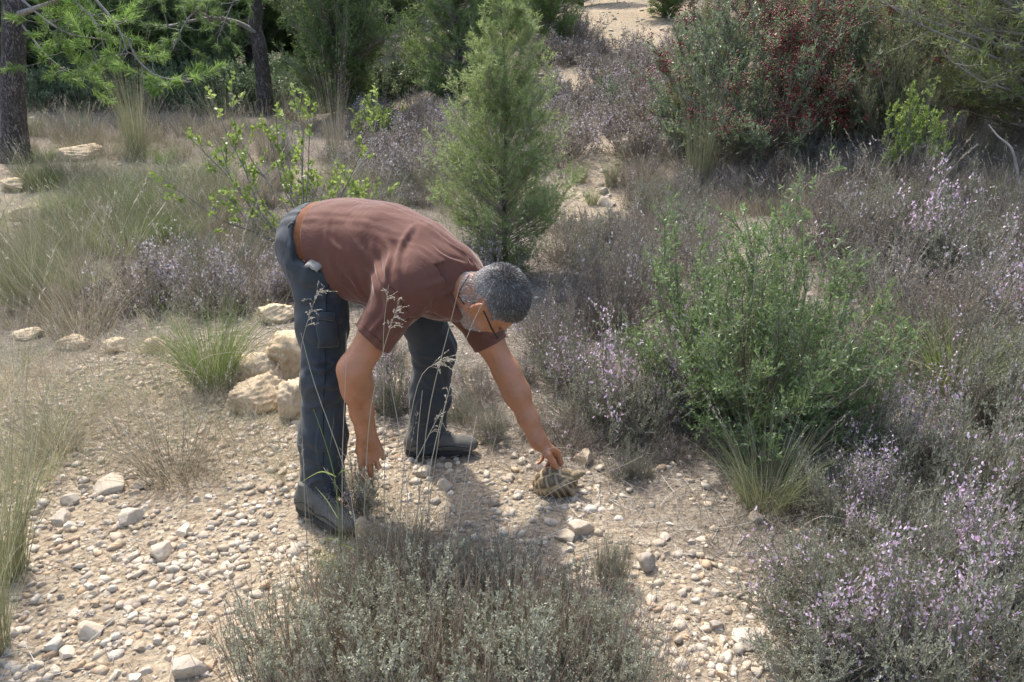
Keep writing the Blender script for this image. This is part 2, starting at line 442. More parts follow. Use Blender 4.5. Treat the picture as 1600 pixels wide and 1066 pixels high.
m, nt, bs, out = newmat('skin')
tc = nt.nodes.new('ShaderNodeTexCoord'); n1 = noise(nt, 14, 5, tc.outputs['Object']); n2 = noise(nt, 220, 3, tc.outputs['Object'])
base = ramp(nt, n1.outputs['Fac'], [(.3, (.37, .155, .075)), (.55, (.44, .195, .10)), (.75, (.49, .22, .125))])
ba = attr_node(nt, 'beard'); mr = nt.nodes.new('ShaderNodeMath'); mr.operation = 'MULTIPLY'; mr.inputs[1].default_value = .6
nt.links.new(ba.outputs['Fac'], mr.inputs[0])
nt.links.new(mixc(nt, mr.outputs[0], base.outputs[0], (.26, .22, .20)), bs.inputs['Base Color'])
bs.inputs['Roughness'].default_value = .47; bs.inputs['Subsurface Weight'].default_value = .12; bs.inputs['Subsurface Radius'].default_value = (.6, .25, .12); bs.inputs['Subsurface Scale'].default_value = .02
n5 = noise(nt, 38, 5, tc.outputs['Object'], .6, .6); ma = nt.nodes.new('ShaderNodeMath'); ma.operation = 'MULTIPLY_ADD'; ma.inputs[1].default_value = 2.5
nt.links.new(n5.outputs['Fac'], ma.inputs[0]); nt.links.new(n2.outputs['Fac'], ma.inputs[2]); bump(nt, bs, ma.outputs[0], .45, .0025)
M_skin = m
person = empty('person', (float((ankN[0]+ankF[0])/2), float((ankN[1]+ankF[1])/2), 0))
tag(person, 'man in a brown t-shirt and slate trousers bending down to touch a tortoise', 'person')
OFF = np.array(person.location)
def pchild(name, me, par=None):
    me.transform(Matrix.Translation(-Vector(OFF))); return obj(name, me, par or person)
body = pchild('body', smesh('body', bodyV, bodyF, M_skin, {'beard': beardA}))

# ---- t-shirt
def fold(V, N, c, u, w, L, width, amp, sharp=1.0):
    """raise a soft ridge along the line c->c+u*L, w = across"""
    q = V-c; a = q@nrm(u)/L; b = q@nrm(w)
    env = np.clip(a*(1-a)*4, 0, 1)**.7*((a > 0) & (a < 1)) * np.exp(-(q@nrm(np.cross(u, w)))**2/.02)
    return V + N*(amp*env*np.exp(-(b/width)**2))[:, None]
S = SDF((-.80, 2.10, .38), (.16, 3.05, 1.24), .004)
ncd0 = nrm(H(-.02, -.07, 0)-neckB)
rr = [(.172, .142), (.180, .160), (.190, .162), (.192, .150), (.150, .106)]
for i in range(4): S.ecap(T[i], T[i+1], rr[i], rr[i+1], (Lax[i], Lax[i+1]), .06)
S.ecap(PV(555, 420, 2.62), PV(620, 432, 2.58), (.14, .105), (.15, .12), (Lax[1], Lax[2]), .05)     # belly hanging
S.cap(T[4], neckB+(neckB-T[4])*.15, .105, .074, .06); S.cap(T[4], neckB+ncd0*.05, .10, .070, .05)
S.cap(shN, T[4], .075, .10, .07); S.cap(shF, T[4], .072, .10, .07)
S.cap(PV(655, 432, 2.42), shN, .085, .078, .06); S.cap(PV(690, 440, 2.66), shF, .085, .076, .06)
uN = elN-shN; uF = elF-shF
hemN = shN+uN*.63; hemF = shF+uF*.60
S.ecap(shN, shN+uN*.74, (.078, .080), (.072, .070), (nrm([0, 1, 0]), nrm([0, 1, 0])), .05)
S.ecap(shF, shF+uF*.66, (.074, .076), (.070, .068), (nrm([0, 1, 0]), nrm([0, 1, 0])), .05)
S.plane_cut(hemN, uN+np.array([-.07, 0, 0]), hemN-.11, hemN+.11); S.plane_cut(hemF, uF, hemF-.10, hemF+.10)
S.cap(hemN-uN*.25, hemN+uN*.1, .060, .062, .006, 'sub'); S.cap(hemF-uF*.25, hemF+uF*.1, .058, .060, .006, 'sub')
hem0 = PV(527, 388, 2.70)
axw = nrm(np.cross(Lax[0], [0, 0, 1])); axw = axw if axw[0] > 0 else -axw
axw = nrm(axw + np.array([0, 0, .26]))
S.plane_cut(hem0, -axw, (-.80, 2.2, .5), (-.36, 3.05, 1.24))
# neck opening
ncd = nrm(H(-.02, -.07, 0)-neckB)
S.plane_cut(neckB+ncd*.062, ncd, neckB-.10, neckB+.13)
S.cap(neckB+ncd*.02, neckB+ncd*.12, .066, .066, .006, 'sub')
V, F = S.mesh(); V = relax(V, F, 3, .5); N = vnormals(V, F)
# cloth folds: pulled from the near armpit over the flank and from the neck over the shoulder
arm0 = PV(600, 462, 2.42)
rs = np.random.RandomState(3)
def strip(px0, py0, px1, py1, width, amp):
    global V
    # folds given on the near flank / back: find surface points nearest to the two view rays
    def hit(px, py):
        d = nrm(ray(px, py)); o = np.array([0, 0, CAM_H]); q = V-o; t = q@d; dist = np.linalg.norm(q-t[:, None]*d, axis=1)
        k = np.where(dist < .008)[0]; return V[k[np.argmin(t[k])]] if len(k) else None
    a, b = hit(px0, py0), hit(px1, py1)
    if a is None or b is None: return
    mid = (a+b)/2; u = b-a; L = np.linalg.norm(u); nn = N[np.argmin(((V-mid)**2).sum(1))]; w = nrm(np.cross(u, nn))
    q = V-a; ta = (q@nrm(u))/L; wob = .012*np.sin(ta*5+px0)
    env = np.where((ta > -.1) & (ta < 1.1), np.clip((ta+.1)*(1.1-ta)*2.8, 0, 1), 0); bb = q@w-wob; cc = q@nn
    g = np.exp(-(bb/width)**2) - .65*np.exp(-((bb-width*1.8)/(width*1.2))**2)
    V = V + N*(amp*.85*env*g*np.exp(-(cc/.16)**2))[:, None]
for a in [(585, 470, 560, 400, .010, .008), (598, 462, 578, 380, .009, .009), (608, 455, 600, 370, .009, .010), (618, 445, 640, 350, .010, .010),
          (570, 466, 530, 420, .010, .007), (560, 472, 512, 400, .012, .006),
          (668, 455, 715, 415, .010, .006), (690, 470, 722, 430, .008, .007), (735, 420, 700, 370, .007, .007),
          (730, 424, 680, 384, .007, .006), (742, 416, 722, 385, .006, .006), (600, 470, 580, 530, .010, .008), (625, 465, 596, 545, .010, .009),
          (645, 475, 616, 530, .010, .009), (665, 470, 690, 498, .010, .008), (640, 500, 670, 480, .010, .008), (585, 440, 545, 350, .012, .006), (530, 400, 505, 345, .010, .005)]:
    strip(*a)
V = V + N*(.0012*np.sin(V@np.array([40, 25, 50.])+3*np.sin(V@np.array([20, 50, -14.])))*np.sin(V@np.array([-22, 31, 25.])))[:, None]
V = relax(V, F, 1, .4)
m, nt, bs, out = newmat('brown_cotton'); tc = nt.nodes.new('ShaderNodeTexCoord')
n1 = noise(nt, 6, 4, tc.outputs['Object']); r = ramp(nt, n1.outputs['Fac'], [(.3, (.120, .049, .034)), (.7, (.155, .066, .045))])
nt.links.new(r.outputs[0], bs.inputs['Base Color']); bs.inputs['Roughness'].default_value = .8; bs.inputs['Specular IOR Level'].default_value = .25
bs.inputs['Sheen Weight'].default_value = .38; bs.inputs['Sheen Roughness'].default_value = .35; bs.inputs['Sheen Tint'].default_value = (1, .88, .80, 1)
mp = nt.nodes.new('ShaderNodeMapping'); mp.inputs['Rotation'].default_value = (0, .5, .3); mp.inputs['Scale'].default_value = (9, 6, 6); nt.links.new(tc.outputs['Object'], mp.inputs[0])
n3 = noise(nt, 1.0, 5, mp.outputs[0], .55, 1.2); b1 = bump(nt, bs, n3.outputs['Fac'], .6, .014)
n4 = noise(nt, 500, 2, tc.outputs['Object']); b2 = nt.nodes.new('ShaderNodeBump'); b2.inputs['Strength'].default_value = .2; b2.inputs['Distance'].default_value = .001
nt.links.new(n4.outputs['Fac'], b2.inputs['Height']); nt.links.new(b1.outputs[0], b2.inputs['Normal']); nt.links.new(b2.outputs[0], bs.inputs['Normal'])
tshirt = pchild('tshirt', smesh('tshirt', V, F, m)); tshirt['label'] = 'brown short sleeved t-shirt, creased over the back'

def seam(name, pix, par, VV, NN, r=.0011, mat=None):
    mb = MB(); pts = []
    for (x0, y0), (x1, y1) in zip(pix[:-1], pix[1:]):
        for k in range(5):
            s_, i = surf(x0+(x1-x0)*k/5, y0+(y1-y0)*k/5, VV); pts.append(s_+NN[i]*.0006)
    pts = np.array(pts); pts[1:-1] = (pts[:-2]+2*pts[1:-1]+pts[2:])/4; pts[1:-1] = (pts[:-2]+2*pts[1:-1]+pts[2:])/4
    mb.tubes(pts[None], r, .5, 0, 5); pchild(name, mb.mesh(name, [mat], True), par)
def surf(px, py, VV=None):
    VV = trV if VV is None else VV
    d = nrm(ray(px, py)); o = np.array([0, 0, CAM_H]); q = VV-o; t = q@d; dist = np.linalg.norm(q-t[:, None]*d, axis=1)
    k = np.where(dist < .010)[0]; k = k[np.argmin(t[k])]; return VV[k], k
M_thr = simple('dark_thread', (.07, .028, .022), .8, .2)
tsN = vnormals(V, F); seam('shoulder_seam', [(604, 445), (622, 466), (636, 488), (642, 508)], tshirt, V, tsN, .0012, M_thr)
seam('hem_seam', [(563, 507), (576, 522), (592, 535), (604, 542)], tshirt, V, tsN, .0010, M_thr)
# ---- trousers
S = SDF((-.98, 2.20, .03), (-.12, 3.08, 1.20), .004)
S.ecap(PV(501, 377, 2.705), PV(522, 379, 2.695), (.165, .140), (.172, .140), (Lax[0], Lax[0]), .05)
S.ell(PV(497, 394, 2.62), (.100, .11, .115), None, .06); S.ell(PV(515, 388, 2.80), (.11, .11, .11), None, .06); S.ell(PV(520, 415, 2.60), (.085, .09, .09), None, .05)
S.cap(PV(500, 400, 2.66), hipN, .11, .098, .05)
kn2 = kneeN+np.array([.0, 0, .0])
S.chain([hipN, hipN*.5+kneeN*.5, kn2, kneeN*.5+ankN*.5+[-.0, 0, 0], ankN+[.0, 0, -.012]], [.098, .082, .074, .078, .080], .05)
S.cap(pel, hipF, .13, .105, .05)
S.chain([hipF, hipF*.5+kneeF*.5, kneeF, kneeF*.5+ankF*.5, ankF+[-.010, 0, -.04]], [.105, .094, .080, .076, .074], .05)
S.plane_cut(ankN+[0, 0, -.005], [0.15, -.1, -1], ankN-.14, ankN+.14); S.plane_cut(ankF+[0, 0, -.035], [0.55, 0, -1], ankF-.14, ankF+.14)
S.cap(ankN+[0, 0, -.1], ankN+[0, 0, .03], .070, .062, .006, 'sub'); S.cap(ankF+[0, 0, -.1], ankF+[0, 0, .03], .066, .06, .006, 'sub')
S.plane_cut(PV(497, 387, 2.70), axw, (-.76, 2.2, .55), (-.40, 3.08, 1.20)) if False else None
wp = PV(516, 388, 2.70)
r_ = S._sl((-.98, 2.2, .80), (-.12, 3.08, 1.2), 0); sl, X, Y, Z = r_
S.f[sl] = np.maximum(S.f[sl], np.where(Z > .8, ((X-wp[0])*axw[0]+(Y-wp[1])*axw[1]+(Z-wp[2])*axw[2]) - np.clip((.925-Z)*5, 0, 1)*.6, -1).astype(np.float32))
V, F = S.mesh(); V = relax(V, F, 3, .5); N = vnormals(V, F)
for (px0, py0, px1, py1, w_, a_) in [(455, 440, 530, 455, .012, .007), (460, 462, 540, 470, .011, .008), (470, 485, 545, 500, .012, .006), (478, 560, 530, 572, .010, .009),
        (476, 585, 530, 568, .010, .010), (474, 612, 528, 600, .011, .009), (470, 640, 520, 618, .012, .007), (478, 520, 520, 545, .012, .006), (468, 740, 530, 722, .012, .009), (470, 762, 534, 752, .010, .010),
        (470, 690, 530, 700, .014, .005), (450, 400, 495, 425, .010, .006), (640, 670, 700, 655, .010, .010), (642, 650, 705, 640, .010, .008), (638, 690, 690, 690, .008, .009), (645, 560, 705, 545, .012, .006), (645, 590, 700, 600, .012, .006),
        (505, 440, 500, 560, .006, .003), (495, 620, 505, 760, .005, .0035)]:
    strip(px0, py0, px1, py1, w_, a_)
V = V + N*(.0022*np.sin(V@np.array([45, 35, 70.])+3*np.sin(V@np.array([20, 40, -14.]))))[:, None]
V = relax(V, F, 1, .4)
m, nt, bs, out = newmat('slate_cloth'); tc = nt.nodes.new('ShaderNodeTexCoord')
n1 = noise(nt, 5, 5, tc.outputs['Object']); r = ramp(nt, n1.outputs['Fac'], [(.35, (.030, .036, .041)), (.7, (.052, .060, .066))])
nt.links.new(r.outputs[0], bs.inputs['Base Color']); bs.inputs['Roughness'].default_value = .75; bs.inputs['Specular IOR Level'].default_value = .3
bs.inputs['Sheen Weight'].default_value = .12
n3 = noise(nt, 14, 4, tc.outputs['Object'], .5, .8); b1 = bump(nt, bs, n3.outputs['Fac'], .4, .012)
M_cloth = m
trousers = pchild('trousers', smesh('trousers', V, F, m)); trV, trF, trN = V, F, vnormals(V, F)
def surf(px, py, VV=None):
    VV = trV if VV is None else VV
    d = nrm(ray(px, py)); o = np.array([0, 0, CAM_H]); q = VV-o; t = q@d; dist = np.linalg.norm(q-t[:, None]*d, axis=1)
    k = np.where(dist < .010)[0]; k = k[np.argmin(t[k])]; return VV[k], k
M_thr2 = simple('black_thread', (.012, .014, .017), .8, .2)
seam('side_seam', [(516, 440), (511, 500), (509, 560), (508, 620), (506, 690), (506, 755)], trousers, trV, trN, .0013, M_thr2)
# cargo pocket with its flap, side seam, hem stitching
def patch(pix, thick, name, mat, par, VV, NN, lift=.004, grid=8, round_=0):
    """a cloth patch laid over the surface; pix = 4 corners (measured in the photograph)"""
    c = np.array(pix, float); top = []
    for i in range(grid+1):
        for j in range(grid+1):
            u, v = i/grid, j/grid; p = (1-u)*(1-v)*c[0]+u*(1-v)*c[1]+u*v*c[2]+(1-u)*v*c[3]
            s_, k = surf(p[0], p[1], VV); top.append(s_+NN[k]*lift*(1+ (1.2 if 0 < u < 1 and 0 < v < 1 else 0)))
    top = np.array(top); g = (np.arange(grid)[:, None]*(grid+1)+np.arange(grid)[None]).ravel()
    F_ = np.stack([g, g+1, g+grid+2, g+grid+1], 1)
    top = relax(top, F_, 2, .4)
    me = make_mesh(name, top, [F_], None, [mat], None, True); o = pchild(name, me, par)
    md = o.modifiers.new('thickness', 'SOLIDIFY'); md.thickness = thick; md.offset = 0
    return o
pk = patch([(492, 498), (528, 500), (532, 545), (494, 548)], .005, 'cargo_pocket', M_cloth, trousers, trV, trN, .006)
patch([(490, 486), (527, 488), (528, 503), (491, 502)], .006, 'pocket_flap', M_cloth, pk, trV, trN, .009, 5)
M_lin = simple('lining_cotton', (.33, .30, .26), .85, .2, 40, .15, 60, .4, .003)
patch([(472, 416), (492, 400), (514, 414), (496, 425)], .003, 'pocket_lining', M_lin, trousers, trV, trN, .010, 6)
zp = simple('grey_metal', (.45, .45, .46), .35, .6); 
patch([(500, 444), (512, 446), (512, 448), (500, 446)], .003, 'zip', zp, trousers, trV, trN, .006, 2)
patch([(446, 352), (456, 343), (458, 346), (448, 357)], .004, 'pocket_edge', M_cloth, trousers, trV, trN, .004, 3)

# ---- belt: a leather band round the waist between hem and waistband
m_belt = simple('tan_leather', (.20, .075, .030), .75, .2, 30, .25, 80, .3, .002)
S = SDF((-.98, 2.20, .60), (-.30, 3.1, 1.24), .004)
S.ecap(PV(496, 378, 2.705), PV(532, 383, 2.685), (.168, .143), (.174, .146), (Lax[0], Lax[0]), .05)
S.plane_cut(wp+axw*.034, axw, (-1, 2, .5), (0, 3.2, 1.3)); S.plane_cut(wp-axw*.004, -axw, (-1, 2, .5), (0, 3.2, 1.3))
V, F = S.mesh(); belt = pchild('belt', smesh('belt', relax(V, F, 1, .4), F, m_belt))

# ---- shoes
def shoe(heel, dirv, L, name_label):
    d = nrm(np.array([dirv[0], dirv[1], 0.])); sd_ = np.array([-d[1], d[0], 0]); z0 = float(hgt(heel[0]+d[0]*.12, heel[1]+d[1]*.12)) + .012
    hl = np.array([heel[0], heel[1], z0]); up = np.array([0, 0, 1.])
    Q = lambda a, b, c: hl + d*a*L + sd_*b + up*c
    lo, hi = hl-.16, hl+.16; lo = np.minimum(lo, hl+d*L-.12); hi = np.maximum(hi, hl+d*L+.12); hi[2] = z0+.2; lo[2] = z0-.03
    S = SDF(lo, hi, .003)
    S.cap(Q(.14, 0, .052), Q(.50, 0, .046), .040, .041, .03); S.ell(Q(.74, 0, .036), (.078, .045, .034), [d, sd_, up], .03)
    S.ell(Q(.86, 0, .032), (.042, .042, .028), [d, sd_, up], .02)
    S.cap(Q(.17, 0, .05), Q(.21, 0, .115), .040, .038, .03); S.cap(Q(.30, 0, .085), Q(.58, 0, .055), .034, .030, .03)
    S.plane_cut(hl+up*.018, -up, lo, hi); S.plane_cut(hl+up*.130, up, lo, hi)
    V, F = S.mesh(); V = relax(V, F, 2, .5)
    up_ = pchild('shoe', smesh('shoe', V, F, M_shoe)); up_['label'] = name_label
    S = SDF(lo, hi, .003)
    def sole(X, Y, Z):
        a = ((X-hl[0])*d[0]+(Y-hl[1])*d[1])/L; b = (X-hl[0])*sd_[0]+(Y-hl[1])*sd_[1]; c = Z-z0
        w = .040 + .010*np.sin(np.clip(a, 0, 1)*PI*1.0)*(a > .4) - .004*np.exp(-((a-.42)/.12)**2)
        ca = np.clip(a, .13, .80); dd = np.sqrt(((a-ca)*L)**2+b*b)-w
        lift = .022*np.clip((a-.75)/.25, 0, 1)**2
        tread = .003*(np.sin(a*L*2*PI/.022) > 0)
        return np.maximum(dd, np.maximum(c-(.026+lift*.6), -(c-lift)+tread))
    S.put(sole, lo, hi, .004)
    V2, F2 = S.mesh(); sl_ = pchild('sole', smesh('sole', relax(V2, F2, 1, .4), F2, M_sole), up_)
    # laces: crossing tubes over the tongue
    mb = MB()
    def ontop(a, b):
        t = Q(a, b, 0); k = np.where(((V[:, :2]-t[:2])**2).sum(1) < .006**2)[0]; return V[k[np.argmax(V[k, 2])]]+np.array([0, 0, .0025])
    for i in range(6):
        a = .36+.05*i
        for s_ in (-1, 1):
            mb.tubes(np.array([[ontop(a, s_*.022), ontop(a+.012, s_*.011), ontop(a+.025, 0)+[0, 0, .0015*(s_ > 0)], ontop(a+.038, -s_*.011), ontop(a+.05, -s_*.022)]]), .0024, .5, 0, 5)
    for s_ in (-1, 1):
        k0 = ontop(.36, 0); mb.tubes(np.array([[k0, k0+sd_*s_*.02+up*.014, k0+sd_*s_*.040+up*.004+d*.01, k0+sd_*s_*.030-up*.012+d*.02, k0+d*.01]]), .0021, .5, 0, 5)
    lm = mb.mesh('laces', [M_lace], True); pchild('laces', lm, up_)
    # overlays: stitched panels as raised strips
    nn = vnormals(V, F)
    mb = MB()
    for t0, t1, zz in ((.05, .45, .05), (.45, .95, .040)):
        for s_ in (-1, 1):
            row = []
            for k in range(14):
                a = t0+(t1-t0)*k/13; tgt = Q(a, s_*.08, zz+.02*math.sin(k/13*PI)); j = np.argmin(((V-tgt)**2).sum(1)); row.append(V[j]+nn[j]*.0015)
            row = np.array([row]); mb.tubes(row, .0028, .5, 0, 4)
    pchild('trim', mb.mesh('trim', [M_sole], True), up_)
    return up_
M_shoe = simple('grey_suede', (.115, .108, .092), .8, .3, 18, .35, 260, .5, .002)
M_sole = simple('dark_rubber', (.035, .035, .035), .7, .3, 60, .3, 90, .5, .004)
M_lace = simple('grey_lace', (.16, .155, .14), .8, .2)
shoe((-.785, 2.44), (.80, -.60), .30, 'grey walking shoe on the near foot, toe towards the camera')
shoe((-.450, 2.835), (.995, .06), .305, 'grey walking shoe on the far foot')

# ---- hair: a close-cropped cap plus real strands
m_hair = leafmat('grey_hair', [(0, (.045, .038, .033)), (.5, (.19, .168, .148)), (.8, (.48, .45, .42)), (1, (.75, .72, .68))], 0, .45, .5, 0)
bN = vnormals(bodyV, bodyF); q = (bodyV-HC)@HM.T/HS
f_, u_, r_ = q[:, 0], q[:, 1], q[:, 2]
near_head = np.linalg.norm(q, axis=1) < .17
hl_line = np.where(f_ > .02, .052 + .25*(np.abs(r_) < .045)*0 + .0*f_, -.10)
hairline = (u_ > (.056 + (f_-.06)*.9*(f_ > .06))) | ((f_ < .038) & (u_ > .0)) | ((f_ < .012) & (u_ > -.040)) | ((f_ < -.030) & (u_ > -.070))
ear = (np.abs(r_) > .070) & (np.abs(f_+.006) < .034) & (u_ < .026) & (u_ > -.055)
ishair = near_head & hairline & ~ear & (np.linalg.norm(q[:, :2]-[-.01, .03], axis=1) < .19) & ~((f_ > .050) & (u_ < .070+(f_-.05)*.3))
rs = np.random.RandomState(7)
cand = np.where(ishair)[0]
tri = cand[rs.randint(0, len(cand), 46000)]
p0 = bodyV[tri]+rs.normal(size=(len(tri), 3))*.0012; nn = bN[tri]; qq = q[tri]
top = sstep(.0, .09, qq[:, 1]); back = sstep(-.02, .07, -qq[:, 0])
comb = nrm(np.array([.9*HF[i] - .25*HU[i] for i in range(3)]))[None] * top[:, None] + (-HU)[None]*(1-top[:, None])
comb = comb - nn*(comb*nn).sum(1, keepdims=True)
ln = (.0055 + .0105*top*rs.uniform(.6, 1.25, len(tri)))
swirl = .35*np.sin(qq[:, :1]*55+qq[:, 2:3]*40)
dr = nrm(nn*(.42+.25*top)[:, None] + comb*(1.1) + HR[None]*swirl + rs.normal(size=p0.shape)*.22)
greyness = np.clip(.16 + .42*(1-top)+.14*back + .16*rs.normal(size=len(tri)) + .5*(rs.rand(len(tri)) < .12), 0.0, 1)
pts = curves(p0-nn*.002, dr, ln, 3, (comb*.35))
mb = MB(); mb.ribbons(pts, np.stack([np.full(len(tri), .0012), np.full(len(tri), .0010), np.full(len(tri), .0004)], 1), greyness, 0, rs=rs)
# underlying cap so that no scalp shows
capF = bodyF[(ishair & ((u_ > .012) | (f_ < -.05) & (u_ > -.02)))[bodyF].all(1)]; ids = np.unique(capF); mp_ = np.full(len(bodyV), -1); mp_[ids] = np.arange(len(ids))
topc = sstep(0, .09, q[ids, 1]); mb.add(bodyV[ids]+bN[ids]*(.0015+.0035*topc)[:, None], mp_[capF], np.clip(.14+.36*(1-topc)+.12*rs.normal(size=len(ids)), 0, 1), 0)
pchild('hair', mb.mesh('hair', [m_hair]))
# grey stubble
isb = near_head & (beardA > .30) & (u_ < -.045) & (f_ > -.03)
cand = np.where(isb)[0]; tri = cand[rs.randint(0, len(cand), 3600)]; p0 = bodyV[tri]; nn = bN[tri]
dr = nrm(nn + rs.normal(size=p0.shape)*.3 - HU[None]*.6)
mb = MB(); mb.ribbons(curves(p0, dr, rs.uniform(.002, .0045, len(tri)), 2), .0007, np.clip(.75+.2*rs.normal(size=len(tri)), 0, 1), 0, rs=rs)
pchild('beard', mb.mesh('beard', [m_hair]))
isb = near_head & (np.abs(r_) < .05) & (np.abs(r_) > .012) & (np.abs(u_-.024) < .005) & (f_ > .07)
cand = np.where(isb)[0]
if len(cand):
    tri = cand[rs.randint(0, len(cand), 500)]; mb = MB()
    for s_ in (-1, 1):
        k_ = tri[np.sign(r_[tri]) == s_]; mb = MB()
        if len(k_): mb.ribbons(curves(bodyV[k_], nrm(bN[k_]+HR[None]*s_), .008, 2), .0008, .45, 0, rs=rs); pchild('eyebrow', mb.mesh('eyebrow', [m_hair]))
# eyes (iris discs) under the glasses
M_frame = simple('black_frame', (.012, .012, .014), .35, .5)
mlens, ntl, bsl, outl = newmat('lens'); bsl.inputs['Alpha'].default_value = .12; bsl.inputs['Roughness'].default_value = .05; bsl.inputs['Base Color'].default_value = (.05, .05, .05, 1)
mb = MB()
for s_ in (-1, 1):
    a = np.array([[H(.108, .012, s_*.064), H(.060, .014, s_*.082), H(.010, .010, s_*.084), H(-.020, .0, s_*.080)]])
    mb.tubes(a, np.array([[.0030, .0030, .0024, .0018]])*1.15, .5, 0, 6)
    th = np.linspace(0, 2*PI, 17)
    rim = np.array([[H(.112-.006*abs(math.cos(t)), .000+.019*math.copysign(abs(math.sin(t))**.7, math.sin(t)), s_*.034+.028*math.copysign(abs(math.cos(t))**.7, math.cos(t))) for t in th]])
    mb.tubes(rim, .0019, .5, 0, 5)
mb.tubes(np.array([[H(.111, .008, -.008), H(.114, .010, 0), H(.111, .008, .008)]]), .0018, .5, 0, 5)
gl = pchild('glasses', mb.mesh('glasses', [M_frame], True))
for s_ in (-1, 1):
    mb = MB(); c = H(.111, 0, s_*.034); ring = [H(.1105, .0175*math.sin(t), s_*.034+.026*math.cos(t)) for t in np.linspace(0, 2*PI, 16, endpoint=False)]
    Vv = np.array([c]+ring); Ft = np.array([[0, 1+i, 1+(i+1) % 16] for i in range(16)]); mb.add(Vv, Ft, .5, 0)
    o = pchild('lens', mb.mesh('lens', [mlens]), gl); md = o.modifiers.new('thickness', 'SOLIDIFY'); md.thickness = .0015
    mb = MB(); ce = H(.0945, .004, s_*.031); ring = [ce + HS*(.0052*(math.sin(t)*HU+math.cos(t)*HR)) for t in np.linspace(0, 2*PI, 12, endpoint=False)]
    mb.add(np.array([ce+HF*.0015]+ring), np.array([[0, 1+i, 1+(i+1) % 12] for i in range(12)]), .5, 0); pchild('iris', mb.mesh('iris', [M_frame]), body)
# cord of the glasses hanging below the ear, and the black strap at the collar
def onneck(p):
    j = np.argmin(((bodyV-p)**2).sum(1)); return bodyV[j]+bN[j]*.0022
cord = [H(-.022, -.004, .082), H(-.040, -.035, .085)] + [onneck(H(a, b, c)) for a, b, c in ((-.03, -.062, .08), (-.052, -.082, .07), (-.075, -.07, .06), (-.09, -.055, .04), (-.10, -.05, .01))]
mb = MB(); mb.tubes(np.array([cord]), .0016, .5, 0, 5); pchild('glasses_cord', mb.mesh('glasses_cord', [M_frame], True), gl)
# black collar lining seen inside the neck opening
S = SDF(neckB-.12, neckB+.14, .004)
pcol = neckB+ncd*.052
S.cap(pcol-ncd*.02, pcol, .072, .070, .01); S.cap(pcol-ncd*.05, pcol+ncd*.08, .064, .064, .004, 'sub'); S.plane_cut(pcol+ncd*.006, ncd, neckB-.12, neckB+.14)
V, F = S.mesh(); pchild('collar', smesh('collar', relax(V, F, 1, .4), F, tshirt.data.materials[0]), tshirt)
